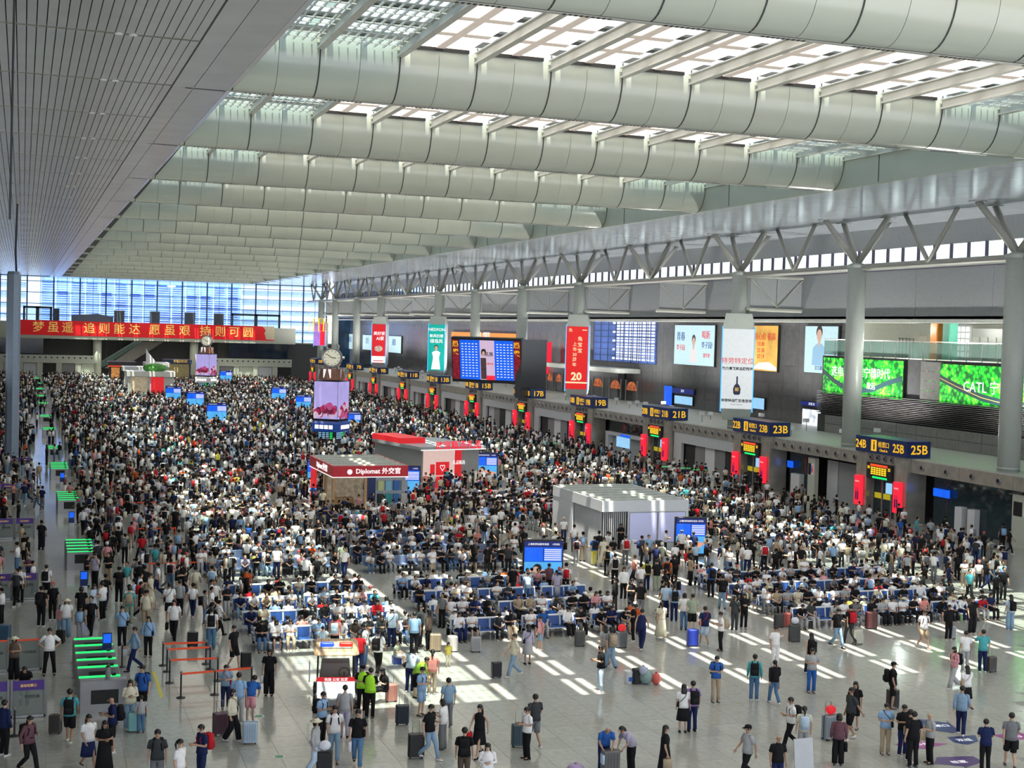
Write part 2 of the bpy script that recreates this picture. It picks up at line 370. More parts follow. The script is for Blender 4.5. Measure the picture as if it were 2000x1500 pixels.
# ------------------------------------------------------------------ ad wall right (X=78), recess, canopy roof
WX = 78.0
wr = obj('wall_right', MB().box((WX+.1, 118.6, 0), (WX+.6, 346, 16.2)).box((WX+.1, 40, 0), (WX+.6, 118.6, 12.3)), gapm, kind='structure')
pz = [5.1, 6.5, 7.9, 9.3, 11.2, 13.1, 15.0, 16.0]; cnt = 0; stw = MB()
for k in range(0, 84):
    y = 86+3.05*k
    for a, b in zip(pz[:-1], pz[1:]):
        if 9.3 <= a and y < 118: continue
        if y < 176: obj('wall_panel', MB().box((WX, y, a), (WX+.12, y+3.02, b-.03)), walld, wr)
        else: stw.box((WX, y, a), (WX+.12, y+3.02, b-.03))
obj('wall_panels_far', stw, walld, wr, kind='stuff')
obj('ceiling_mezzanine', MB().box((72.7, 40, 16.15), (92, 346, 16.4)), wallg, kind='structure')
for k in range(24):
    y = 90+10*k
    obj('strip_light', MB().box((75.2, y, 16.02), (75.5, y+8.5, 16.14)), mat('tube_light', (1, .98, .9), .5, emit=2.2), tag(thing('ceiling_light', 'long tube light under the mezzanine ceiling of the right wall', 'ceiling light', group='tube lights along the mezzanine ceiling')))
# recess over the green adverts (upper floor shops)
rc = obj('wall_recess', MB().box((90, 70, 9.2), (90.3, 140, 16.2)), creamw, kind='structure'); obj('floor_recess', MB().box((74.8, 86, 12.4), (90, 118.6, 12.6)), creamw, kind='structure'); obj('wall_recess_side', MB().box((78.7, 118.6, 12.6), (90, 119, 16.1)), creamw, kind='structure')
def lightbox(nm, label, cat, X, px, mats, depth=.36, frame=True):
    (x0, y0), (x1, y1) = px; a = onx(x0, y0, X); b = onx(x1, y1, X); ya, yb = a[1], b[1]; zt = a[2]; zb = b[2]
    t = thing(nm, label, cat, (X, (ya+yb)/2, zb)); h = zt-zb; wd = ya-yb
    obj('frame', MB().box((0, -wd/2-.08, -.08), (depth, wd/2+.08, h+.08)), blackm, t)
    obj('face', MB().box((-.04, -wd/2, 0), (0, wd/2, h)), mats, t)
    return t, wd, h
XD = (0, -1, 0)   # reading direction on faces that look towards -X
def lt(t, s, size, m, y, z, d=-.07, **k): return text(s, size, m, (d, y, z), XD, parent=t, **k)
skyb = mat('ice_blue_poster', (.62, .88, .95), .5, emit=.9, noise=.06); redx = mat('red_print', (.85, .02, .03), .5, emit=.8)
bluex = mat('blue_print', (.02, .10, .5), .5, emit=.5); blk = mat('black_print', (.01, .01, .01), .5)
facep = mat('portrait_skin', (.85, .55, .42), .5, emit=.7); hairp = mat('portrait_hair', (.03, .02, .02), .6)
def portrait(t, y, z, s, shirt):   # flat printed half figure
    def el(cy, cz, ry, rz, m, d, n=20): 
        b = MB(); vs = [(d, cy-ry*math.cos(2*math.pi*i/n), cz+rz*math.sin(2*math.pi*i/n)) for i in range(n)]; b.add(vs, [tuple(range(n))]); obj('printed_figure', b, m, t)
    b = MB(); b.add([(-.05, y+.55*s, z), (-.05, y+.5*s, z+.75*s), (-.05, y+.2*s, z+.95*s), (-.05, y-.2*s, z+.95*s), (-.05, y-.5*s, z+.75*s), (-.05, y-.55*s, z)], [(0, 1, 2, 3, 4, 5)]); obj('printed_figure', b, shirt, t)
    el(y, z+1.1*s, .1*s, .3*s, facep, -.055); el(y, z+1.45*s, .25*s, .3*s, hairp, -.058); el(y, z+1.3*s, .2*s, .27*s, facep, -.062)
t, wd, h = lightbox('advert_lightbox', 'pale blue advert of a young man between blue and red lettering', 'advert', WX-.3, ((1319, 635), (1394, 716)), skyb)
portrait(t, 0, .3, 2.0, mat('white_shirt_print', (.9, .9, .9), .5, emit=.8)); lt(t, '青春', 1.2, bluex, wd*.33, h*.7); lt(t, '李子园', .8, redx, wd*.33, h*.42); lt(t, '喝新', 1.1, redx, -wd*.3, h*.75); lt(t, '李子园!', .9, bluex, -wd*.33, h*.5); lt(t, '甜牛奶', .6, redx, -wd*.33, h*.25)
t, wd, h = lightbox('advert_lightbox', 'yellow and orange festive advert with a white train, right of the bottle advert', 'advert', WX-.3, ((1472, 636), (1517, 726)), mat('orange_yellow_poster', (1, .55, .10), .5, emit=.95, noise=.4, nscale=.35))
lt(t, '良心价 很高', .9, redx, 0, h*.75); lt(t, '10 80\n25 38\n57 19', .7, redx, wd*.15, h*.45)
b = MB(); b.add([(-.06, wd*.5, .2), (-.06, wd*.2, .9), (-.06, -wd*.2, 1.0), (-.06, -wd*.5, .4), (-.06, -wd*.5, .1)], [(0, 1, 2, 3, 4)]); obj('printed_train', b, whitel, t)
t, wd, h = lightbox('advert_lightbox', 'pale blue advert of a man in a light blue shirt, above the left green advert', 'advert', WX-.3, ((1574, 637), (1634, 731)), skyb)
portrait(t, .3, .8, 2.4, mat('pale_blue_shirt_print', (.35, .62, .85), .5, emit=.8)); lt(t, '官方旗舰', .5, bluex, 0, .5)
# lattice window
t = thing('window_21', None, None, kind='structure')
a = onx(1162, 622, WX); b_ = onx(1282, 712, WX)
obj('window_glow', MB().box((WX-.02, b_[1], b_[2]), (WX, a[1], a[2])), mat('daylight_pane', (.12, .25, .75), .3, emit=.5, noise=.3, nscale=.2), t)
for i in range(13):
    for j in range(14):
        if i > 9 or (i > 8 and j % 3): continue
        y = b_[1]+(i+.5)*(a[1]-b_[1])/15; z = b_[2]+.35+j*(a[2]-b_[2]-.3)/14
        obj('bright_pane', MB().box((WX-.08, y, z), (WX-.04, y+.95, z+.27)), mat('bright_daylight', (.92, .95, 1), .3, emit=1.6), t)
g = MB()
for j in range(8): z = b_[2]+j*(a[2]-b_[2])/7; g.box((WX-.15, b_[1], z-.04), (WX-.08, a[1], z+.04))
for i in range(9): y = b_[1]+i*(a[1]-b_[1])/8; g.box((WX-.15, y-.04, b_[2]), (WX-.08, y+.04, a[2]))
obj('window_frame', g, mat('blue_frame', (.03, .04, .12), .4, noise=.1), t)
# green adverts
def leafy():
    m = bpy.data.materials.new('leafy_green_print'); m.use_nodes = True; N = m.node_tree.nodes; L = m.node_tree.links; b = N['Principled BSDF']
    g = N.new('ShaderNodeTexCoord'); v = N.new('ShaderNodeTexVoronoi'); v.inputs['Scale'].default_value = 2.6; n = N.new('ShaderNodeTexNoise'); n.inputs['Scale'].default_value = .9; n.inputs['Detail'].default_value = 6
    L.new(g.outputs['Object'], v.inputs['Vector']); L.new(g.outputs['Object'], n.inputs['Vector'])
    a = N.new('ShaderNodeMath'); a.operation = 'MULTIPLY_ADD'; a.inputs[1].default_value = -.55; L.new(v.outputs['Distance'], a.inputs[0]); L.new(n.outputs['Fac'], a.inputs[2])
    c = N.new('ShaderNodeValToRGB'); e = c.color_ramp.elements; e[0].position = .08; e[0].color = (.0, .08, .01, 1); e[1].position = .55; e[1].color = (.30, .95, .05, 1)
    k = e.new(.3); k.color = (.01, .55, .02, 1); L.new(a.outputs[0], c.inputs[0]); L.new(c.outputs[0], b.inputs['Base Color']); L.new(c.outputs[0], b.inputs['Emission Color']); b.inputs['Emission Strength'].default_value = 1.25
    return m
leaf = leafy(); road = mat('road_print', (.02, .06, .07), .5, emit=.1); GX = 74.0
def ribbon(t, pts, wd_, m, d=-.06, nm='printed_road'):
    b = MB(); vs = []
    for (y, z) in pts: vs += [(d, y, z+wd_), (d, y, z-wd_)]
    b.add(vs, [(2*i, 2*i+1, 2*i+3, 2*i+2) for i in range(len(pts)-1)]); obj(nm, b, m, t)
for (px, lab, tx) in ((((1610, 698), (1762, 781)), 'left green forest advert with a road, crossed by a column', 0), (((1802, 709), (2050, 806)), 'right green forest advert with large white letters, beside the nearest column', 1)):
    t, wd, h = lightbox('advert_lightbox', lab, 'advert', GX, px, leaf)
    if tx == 0:
        lt(t, '选电车 认准宁德时代', 1.05, whitel, .2, h*.62, bold=.006); lt(t, '随行    致远', .7, whitel, -.6, h*.28, bold=.006)
        ribbon(t, [(wd/2, h*.62), (wd*.35, h*.36), (wd*.2, h*.2), (0, h*.14), (-wd*.15, h*.2), (-wd*.32, h*.4), (-wd/2, h*.55)], .24, road)
    else:
        lt(t, 'CATL 宁德时代', 1.22, whitel, onx(1882, 755, GX)[1]-t.location.y, h*.45, align='LEFT')
        ribbon(t, [(wd/2, h*.85), (wd*.4, h*.72), (wd*.2, h*.45), (0, h*.22), (-wd*.2, h*.1), (-wd/2, h*.1)], .3, road)
        ribbon(t, [(wd/2, h*.85), (wd*.4, h*.72), (wd*.2, h*.45), (0, h*.22), (-wd*.2, h*.1), (-wd/2, h*.1)], .025, gold, -.08, 'printed_line')
obj('wall_parapet', MB().box((GX+.3, 81, 5.1), (GX+.7, 118, 12.6)), walld, kind='structure')
lv = MB(); pn = []
lw = thing('louvre_wall', 'dark horizontal louvres below the green adverts', 'louvre', (GX, 84, 6.9))
for j in range(14): obj('slat', MB().slab((-.25, 0, .05+j*.16), (-.25, 34, .05+j*.16), (.28, 34, .12+j*.16), (.28, 0, .12+j*.16), .04), mat('dark_slat', (.09, .09, .09), .4, noise=.1), lw)
pw = obj('wall_parapet_base', MB().box((GX-.05, 84, 5.0), (GX+.3, 118, 6.8)), gapm, kind='structure')
for k in range(11):
    for q in range(2): obj('stone_panel', MB().box((GX-.2, 84+2.95*k, 5.1+.86*q), (GX-.05, 86.92+2.95*k, 5.93+.86*q)), mat('grey_stone_panel', (.20, .20, .19), .25, noise=.12), pw)
for k in range(4): obj('stone_panel', MB().box((GX-.1, 98.8, 9.1+.85*k), (GX+.3, 101.5, 9.92+.85*k)), mat('grey_stone_panel'), pw)
rl = thing('glass_railing', 'green tinted glass railing above the green adverts', 'railing', (GX+.4, 84, 12.6))
for k in range(17): obj('glass_panel', MB().box((0, 2*k+.05, .1), (.03, 2*k+1.95, 1.5)), glass_g, rl); obj('post', MB().box((-.03, 2*k-.03, 0), (.05, 2*k+.03, 1.6)), greym, rl)
obj('handrail', MB().loft([(0, 0, 1.62), (0, 34, 1.62)], [.05, .05], 6), steel, rl)
for (x, cc, lab) in ((1832, (.75, .26, .05), 'orange square pillar behind the glass railing'), (1856, (.10, .38, .28), 'teal square pillar beside the orange pillar')):
    p = ony(x, 700, 107 if x < 1850 else 105.6); X = 80; p = onx(x, 650, X)
    obj('upper_pillar', MB().bev((X-.5, p[1]-.55, 12.6), (X+.5, p[1]+.55, 16.15), .1), paintm, color=cc, label=lab, cat='pillar')
for (xa, xb, cc, lab, X) in ((1636, 1700, (.40, .20, .04), 'amber timber screen behind the second column', 82), (1740, 1812, (.62, .60, .50), 'cream counter wall beside the orange pillar', 86), (1900, 1965, (.25, .27, .24), 'grey shop front with a pale green doorway', 84)):
    a = onx(xa, 650, X); b = onx(xb, 650, X)
    t = thing('upper_shop', lab, 'shop', (X, b[1], 12.6)); d = a[1]-b[1]
    obj('wall', MB().box((0, 0, 0), (.3, d, 3.0 if X != 86 else 2.4)), paintm, t, color=cc)
    for q in range(4): obj('panel', MB().box((-.08, .1+q*d/4, .2), (0, (q+.9)*d/4, 2.2)), paintm, t, color=tuple(c*1.25 for c in cc))
for i in range(8):
    a = onx(1870+i*4.0, 650, 89.8)
w22 = thing('window_22', None, None, kind='structure'); a = onx(1862, 640, 89.9); b = onx(1898, 640, 89.9)
for i in range(4):
    for j in range(5): obj('window_pane', MB().box((89.7, b[1]+i*(a[1]-b[1])/4+.2, 12.8+j*.65), (89.8, b[1]+(i+1)*(a[1]-b[1])/4-.1, 13.3+j*.65)), mat('bright_daylight'), w22)
a = onx(1770, 670, 79)
fr = thing('clothes_rail', 'black metal clothes rail behind the glass railing', 'rail', (79, a[1], 12.6))
for q in range(5): obj('bar', MB().loft([(0, -1.1+.55*q, 0), (0, -1.1+.55*q, 1.9)], [.04, .04], 6), blackm, fr)
obj('top_bar', MB().loft([(0, -1.2, 1.9), (0, 1.2, 1.9)], [.04, .04], 6), blackm, fr)
# distant adverts and shop fronts on the right wall
for (px, m, lab, tx) in ((((678, 652), (691, 682)), skyb, 'farthest of the three pale notice boxes on the dark wall', '候车'), (((709, 654), (727, 684)), skyb, 'pale notice box just left of the distant red advert', '出行'), (((757, 656), (783, 690)), skyb, 'pale notice box just right of the distant red advert', '通知')):
    t, wd, h = lightbox('notice_lightbox', lab, 'advert', WX-.3, px, m); lt(t, tx, 1.7, bluex, 0, h*.6)
t, wd, h = lightbox('orange_led_advert', 'long orange advert band above the large timetable screen', 'advert', WX-.4, ((882, 648), (1008, 664)), orangem); lt(t, '全家有礼  优鲜到', 1.3, whitel, 0, h*.5)
for (px, lab, tx) in ((((1313, 757), (1355, 771)), 'blue shop sign reading 2F 8 on the dark right wall', '2F 8'), (((1565, 783), (1608, 796)), 'blue shop sign reading 2F 12 below the man in the light blue shirt', '2F 店 12')):
    t, wd, h = lightbox('shop_sign', lab, 'sign', WX-.3, px, scr_n); lt(t, tx, h*.75, whitel, 0, h*.5)
for (px, m, lab) in ((((1298, 753), (1312, 792)), scr_b, 'narrow blue lit screen at the corner of the 2F 8 shop'), (((1318, 772), (1352, 792)), scr_l, 'bright shop window below the 2F 8 sign'), (((1468, 776), (1492, 800)), scr_l, 'blue lit shop window right of the bottle advert'), (((1568, 798), (1607, 836)), mat('white_shop_glow', (.85, .9, 1), .5, emit=1.2, noise=.5, nscale=1.3), 'bright white shop window below the 2F 12 sign')):
    lightbox('shop_window', lab, 'shop window', WX-.25, px, m)
sh = thing('pizza_shop', 'dark shop front with three glowing food arches right of the red 20 advert', 'shop', (0, 0, 0))
a = onx(1035, 742, WX-1.2); b = onx(1190, 742, WX-1.2)
obj('shop_wall', MB().box((WX-1.2, b[1]-3, 5.1), (WX-.2, a[1], 8.9)), walld, sh)
obj('shop_canopy', MB().box((WX-3.4, b[1]-8, 8.9), (WX-.1, a[1], 9.5)), gater, sh)
foodm = mat('food_print', (.55, .13, .03), .5, emit=.7, noise=.9, nscale=1.8)
for x in (1074, 1091, 1168, 1202, 1234):
    c = onx(x, 768, WX-1.25); b = MB(); n = 12; r = 1.7 if x > 1100 else 1.2
    b.add([(WX-1.3, c[1]+r*math.cos(math.pi*i/n), 6.6+1.2*math.sin(math.pi*i/n)) for i in range(n+1)], [tuple(range(n+1))]); obj('food_arch', b, foodm, sh)
    for s_ in (-1, 1): obj('arch_post', MB().box((WX-1.4, c[1]+s_*(r+.2)-.08, 5.2), (WX-1.25, c[1]+s_*(r+.2)+.08, 8)), steel, sh)
# gate canopy roof
rf = obj('ceiling_gates', MB().box((64.6, 62, 4.9), (78, 300, 5.08)), gater, kind='structure')
obj('wall_gate_back', MB().box((70, 55, 0), (70.3, 300, 4.9)), wallm, kind='structure')
rng2 = random.Random(4)
for k in range(46):   # stuff standing on the canopy roof
    y = 95+4.1*k+rng2.random()*2; x = 66.5+rng2.random()*7; h = .4+rng2.random()*.6
    if min(abs(y-c) for c in YC) < 1.5: continue
    o = thing('roof_lamp', 'small floodlight standing on the gate canopy roof', 'lamp', (x, y, 5.08), group='floodlights on the gate canopy roof')
    obj('stand', MB().loft([(0, 0, 0), (0, 0, h)], [.04, .04], 6), greym, o); obj('lamp_head', MB().box((-.25, -.2, h), (.2, .25, h+.35)), whitep, o)
# ------------------------------------------------------------------ ticket gates
GY = [89.4, 110.3, 131.2, 152.7, 174.2, 196.9, 219.1, 238.9, 261.5, 282.8, 303.5, 324]
GN = ['25', '23', '21', '19', '17', '15', '13', '11', '9', '7', '5', '3']
GX0 = 64.0
def gate(y, num, near):
    n1 = str(int(num)-1); t = thing('ticket_gate', 'ticket gate under the navy sign reading %sB and %sB' % (n1, num), 'gate', (GX0, y, 0)); W = 6.9
    def P_(nm, mb, m, par=t, **k): return obj(nm, mb, m, par, **k)
    P_('pillar', MB().box((.2, 0, 0), (2.0, 1.5, 5.1)), gatec); P_('pillar', MB().box((.2, W-1.5, 0), (2.0, W, 5.1)), gatec)
    P_('lintel', MB().box((.25, 1.5, 3.0), (1.9, W-1.5, 5.1)), gatec)
    dr = P_('door', MB().box((.9, 1.5, 0), (1.0, W-1.5, 3.0)), glass_d)
    for q in range(4): P_('door_frame', MB().box((.8, 1.5+q*1.27, 0), (.92, 1.6+q*1.27, 3.0)), greym, dr)
    for q in (1, 2): P_('notice', MB().box((.75, 1.7+q*1.2, 1.45), (.8, 2.6+q*1.2, 1.9)), mat('yellow_notice', (.85, .7, .03), .5, emit=.2, noise=.1), dr)
    P_('notice', MB().box((.75, 2.7, 1.95), (.8, 3.5, 2.8)), scr_l, dr)
    for q in range(4):
        yy = 2.0+q*.95; s = P_('speaker_port', MB().loft([(.24, yy, 4.75), (.12, yy, 4.75)], [.24, .22], 14), steel); P_('port_hole', MB().loft([(.11, yy, 4.75), (.1, yy, 4.75)], [.14, .14], 12), blackm, s)
    sb = P_('sign_box', MB().box((0, -.12, 5.12), (2.2, W-.1, 6.4)), navy)
    def T(s, z, m, yy, zz, fw=XD, d=-.02, **k): return text(s, z, m, (d, yy, zz), fw, parent=sb, **k)
    T(n1+'B', .95, ambs, W-.85, 5.72, bold=.01); T(num+'B', .95, ambs, .95, 5.72, bold=.01)
    P_('pictogram', MB().box((-.02, W*.56, 5.3), (-.01, W*.56+.75, 6.2)), ambs, sb); P_('pictogram_figure', MB().box((-.03, W*.56+.25, 5.42), (-.02, W*.56+.42, 5.9)).ball((-.03, W*.56+.33, 6.02), (.01, .09, .09)), navy, sb)
    T('检票口', .5, ambs, W*.42, 5.85); T('Check in', .3, ambs, W*.42, 5.42)
    text(num+'B', 1.0, ambs, (1.15, -.14, 5.72), (1, 0, 0), parent=sb, bold=.012)
    ld = P_('led_board', MB().box((.0, 1.75, 3.05), (.24, W-1.75, 4.35)), blackm)
    P_('led_row', MB().box((-.02, 2.3, 4.08), (-.01, W-2.3, 4.26)), redt, ld)
    for q in range(4):
        for c in range(6): P_('led_text', MB().box((-.02, 2.45+c*.36, 3.42+q*.16), (-.01, 2.72+c*.36, 3.53+q*.16)), amberled, ld)
    P_('led_row', MB().box((-.02, 2.3, 3.13), (-.01, W-2.6, 3.28)), grn, ld)
    text(n1, .34, amberled, (-.02, W-2.05, 3.95), XD, parent=ld); text(num, .34, amberled, (-.02, 2.05, 3.95), XD, parent=ld)
    for yy in (.35, W-1.2):
        s = P_('red_advert', MB().bev((-.15, yy, .75), (.15, yy+.95, 3.15), .05), redled)
        for q in (.32, .58): P_('printed_bottle', MB().loft([(-.17, yy+q, 1.15), (-.17, yy+q, 1.75), (-.17, yy+q, 1.9), (-.17, yy+q, 2.15)], [(.01, .1), (.01, .1), (.01, .035), (.01, .035)], 8, ref=(1, 0, 0)), mat('dark_bottle_print', (.25, .02, .2), .5, emit=.3), s)
        P_('printed_line', MB().box((-.17, yy+.2, 2.6), (-.16, yy+.75, 2.72)), mat('pale_red_print', (1, .35, .35), .5, emit=1), s)
        P_('stand_base', MB().box((-.2, yy+.1, 0), (.2, yy+.85, .08)).box((-.05, yy+.4, .08), (.05, yy+.55, .75)), greym, s)
for y, n in zip(GY, GN): gate(y, n, y < 140)
# canopy fascia and infill between gates
for i in range(-1, len(GY)-1):
    ya = (GY[i]+6.9) if i >= 0 else 60; yb = GY[i+1]
    fc = thing('canopy_fascia', 'bronze canopy fascia with round ports %s' % ('right of gate 25B' if i < 0 else 'between gates %sB and %sB' % (GN[i+1], GN[i])), 'fascia', (64.5, ya, 0)); L = yb-ya
    np_ = 5; 
    for q in range(np_):
        obj('fascia_panel', MB().box((0, L*q/np_+.02, 4.0), (.35, L*(q+1)/np_-.02, 4.98)), gatec, fc)
        if GY[i+1] < 200:
            for s_ in (.25, .75):
                yy = L*(q+s_)/np_; pr = obj('round_port', MB().loft([(0, yy, 4.5), (-.1, yy, 4.5)], [.25, .23], 14), steel, fc); obj('port_hole', MB().loft([(-.1, yy, 4.5), (-.11, yy, 4.5)], [.15, .15], 12), blackm, pr)
    cd_ = thing('side_counter', 'grey service wall %s' % ('right of gate 25B' if i < 0 else 'between gates %sB and %sB' % (GN[i+1], GN[i])), 'wall unit', (66.0, ya, 0))
    if i in (-1, 0):
        obj('panel', MB().box((0, L*.05, 0), (.2, L*.38, 3.6)), wallg, cd_); obj('shutter', MB().box((.1, L*.4, 0), (.2, L*.52, 3.6)), lgrey, cd_)
        pl = obj('board', MB().box((-1.0, L*.54, 0), (-.6, L*.62, 3.7)), creamw, cd_); obj('icon_plate', MB().box((-1.02, L*.55, 2.2), (-1.0, L*.58, 3.2)), whited, pl)
        obj('icon_plate', MB().box((-1.02, L*.585, 2.2), (-1.0, L*.615, 3.2)), blackm, pl)
        for q, ms in ((.55, 'icon'), (.565, 'icon')): obj('toilet_icon', MB().box((-1.04, L*q+.1, 2.4), (-1.03, L*q+.22, 2.85)).ball((-1.03, L*q+.16, 2.95), (.01, .07, .07)), redx if q < .56 else bluex, pl)
        obj('glass_front', MB().box((.1, L*.63, 0), (.2, L*.97, 3.9)), glass_d, cd_)
        obj('info_screen', MB().box((-.3, L*.89, 2.35), (-.2, L*.955, 2.95)), scr_b, cd_)
        for q in (.78, .83): obj('vending_unit', MB().bev((-.5, L*q, 0), (.1, L*q+.8, 1.9), .06), whitep, cd_)
    elif i == 2:
        obj('glass_front', MB().box((.3, 0, 2.3), (.4, L, 5.0)), glass_d, cd_); obj('arch_front', MB().box((-.6, L*.1, 2.1), (0, L*.9, 2.5)).box((-.6, L*.1, 0), (0, L*.16, 2.1)).box((-.6, L*.84, 0), (0, L*.9, 2.1)), lgrey, cd_)
        obj('lit_screen', MB().box((-.1, L*.5, .8), (0, L*.75, 2.0)), scr_l, cd_); obj('interior', MB().box((0, L*.1, 0), (.1, L*.9, 2.3)), wallg, cd_); obj('door_sign', MB().box((-.65, L*.4, 2.15), (-.6, L*.6, 2.42)), scr_b, cd_)
    else:
        obj('white_header', MB().box((-1.4, .2, 2.9), (-1.1, L-.2, 4.0)), lgrey, cd_)
        obj('frame', MB().box((-1.4, .2, 0), (-1.1, .9, 2.9)).box((-1.4, L-2, 0), (-1.1, L-.2, 2.9)), lgrey, cd_)
        for q in range(5):
            obj('shutter', MB().box((-1.0, .9+q*(L-3)/5, 0), (-.9, .8+(q+1)*(L-3)/5, 2.9)), [darkm, greym, whitep, greym, darkm][q] if i % 2 else [greym, whitep, darkm, greym, lgrey][q], cd_)
# ------------------------------------------------------------------ hanging adverts at columns
def hanging_ad(yc, px, z0, z1, zt, zb, label, m):
    # face turned to the hall entrance (towards the camera), prism with chamfered grey caps
    cx, cy = 66.0, yc
    d = Vector((-.46, -.89, 0)).normalized(); u = Vector((d.y*-1, d.x, 0)); u = Vector((-d.y, d.x, 0)); u = u if u.x > 0 else -u
    hw = px/2; dep = 1.25; rz = math.atan2(u.y, u.x)
    t = thing('pillar_advert', label, 'advert', (cx, cy, 0), rz)
    def sec(z, k): return [(-hw*k, -dep*k, z), (hw*k, -dep*k, z), (hw*k, dep*k, z), (-hw*k, dep*k, z)]
    def body(levels, mm, nm):
        vs = []; fs = []
        for (z, k) in levels: vs += sec(z, k)
        for i in range(len(levels)-1):
            for j in range(4): q = (j+1) % 4; fs.append((i*4+j, i*4+q, i*4+4+q, i*4+4+j))
        fs += [(3, 2, 1, 0), tuple(range(4*len(levels)-4, 4*len(levels)))]
        return obj(nm, MB().add(vs, fs), mm, t)
    body([(z0, 1), (z1, 1)], lgrey, 'core'); body([(z1, 1), (zt, .82)], colm, 'top_cap'); body([(zb, .82), (z0, 1)], colm, 'bottom_cap')
    obj('lit_face', MB().box((-hw+.03, -dep-.06, z0+.02), (hw-.03, -dep, z1-.02)), m, t)
    for s_ in (-1, 1): obj('edge_light', MB().box((s_*hw-.05, -dep-.08, z0-.3), (s_*hw+.05, -dep+.05, z1+.2)), bluel, t)
    return t, hw, -dep-.07
def ft(t, s, size, m, x, z, d, **k): return text(s, size, m, (x, d-.02, z), (1, 0, 0), parent=t, **k)
goldl = mat('cream_lettering', (1, .85, .5), .5, emit=1)
t, hw, d = hanging_ad(120.3, 3.1, 7.1, 15.0, 16.5, 6.0, 'tall white advert with a dark bottle hanging at a column', mat('white_poster', (.85, .90, .92), .5, emit=.85, noise=.03))
ft(t, '特劳特定位', .64, redx, 0, 11.8, d); ft(t, '助力青花郎品牌西进', .33, blk, 0, 11.05, d, bold=.01); ft(t, '特劳特战略定位咨询', .33, blk, 0, 7.9, d, bold=.01); ft(t, 'Strategic Positioning', .14, blk, 0, 7.55, d)
obj('printed_bottle', MB().loft([(0, d-.03, 8.5), (0, d-.03, 8.65), (0, d-.03, 9.1), (0, d-.03, 9.4), (0, d-.03, 9.6), (0, d-.03, 10.2), (0, d-.03, 10.3)], [(.22, .02), (.34, .02), (.36, .02), (.26, .02), (.08, .02), (.07, .02), (.1, .02)], 16), mat('navy_bottle', (.02, .02, .09), .3, noise=.2), t)
ft(t, '郎', .42, gold, 0, 9.0, d-.05, bold=.01)
t, hw, d = hanging_ad(162.3, 2.9, 7.0, 15.0, 16.5, 6.0, 'tall red advert with cream lettering and a gold 20 hanging at a column', mat('red_poster', (.9, .02, .02), .5, emit=.9, noise=.05))
for i, c in enumerate('兔宝宝'): ft(t, c, .62, goldl, .35, 13.4-i*.75, d, bold=.006)
for i, c in enumerate(['上', '市', '20', '周', '年']): ft(t, c, .55, goldl, -.3, 12.7-i*.65, d, bold=.006)
ft(t, '20', 1.35, goldl, 0, 8.6, d, bold=.05); obj('printed_wave', MB().box((-hw+.05, d-.01, 7.75), (hw-.05, d, 7.95)), goldl, t)
ft(t, '兔', .5, goldl, -.9, 14.5, d); obj('printed_line', MB().box((.6, d-.01, 14.5), (1.2, d, 14.6)), goldl, t)
t, hw, d = hanging_ad(226.5, 2.9, 7.1, 15.0, 16.4, 6.2, 'tall teal advert of a woman in white hanging at a column', mat('teal_poster', (.0, .50, .42), .5, emit=.9, noise=.05))
ft(t, 'NEDFON', .72, whitel, 0, 14.1, d, bold=.006); ft(t, '新风热管', .6, whitel, 0, 13.0, d, bold=.008); ft(t, '绿岛风', .75, whitel, 0, 12.1, d, bold=.008)
def fprint(t, d, s, x, z):
    obj('printed_figure', MB().loft([(x, d-.02, z), (x, d-.02, z+1.4*s), (x, d-.02, z+2*s), (x, d-.02, z+2.2*s)], [(.55*s, .01), (.35*s, .01), (.5*s, .01), (.15*s, .01)], 12), whitel, t)
    obj('printed_figure', MB().ball((x, d-.03, z+2.5*s), (.2*s, .01, .28*s)), facep, t); obj('printed_figure', MB().ball((x, d-.02, z+2.6*s), (.26*s, .01, .3*s)), hairp, t)
fprint(t, d, 1.45, 0, 7.3); ft(t, '电器', .5, whitel, 0, 7.6, d)
t, hw, d = hanging_ad(267.9, 2.9, 7.1, 14.9, 16.4, 6.2, 'distant tall red and white advert hanging at a column', mat('red_poster2', (.85, .02, .03), .5, emit=.8, noise=.05))
ft(t, '美好家', .8, whitel, .1, 13.0, d, bold=.008); ft(t, 'AI家', .85, whitel, .3, 12.0, d, bold=.008)
obj('white_band', MB().box((-hw+.05, d-.01, 7.2), (hw-.05, d, 8.5)), whitel, t); obj('printed_line', MB().box((-hw+.4, d-.03, 7.5), (hw-.4, d-.01, 7.65)), redx, t); obj('printed_rooms', MB().ball((0, d-.02, 10), (.85, .01, .6)), mat('room_print', (.8, .6, .5), .5, emit=.6, noise=.5, nscale=2), t)
t, hw, d = hanging_ad(328, 2.9, 9.5, 14.8, 15.0, 9.4, 'farthest lit advert, violet and red, beside the end of the banner', mat('violet_poster', (.5, .25, .8), .5, emit=.8, noise=.4, nscale=.5)); obj('red_half', MB().box((.2, d-.01, 9.6), (hw-.05, d, 14.7)), redled, t)
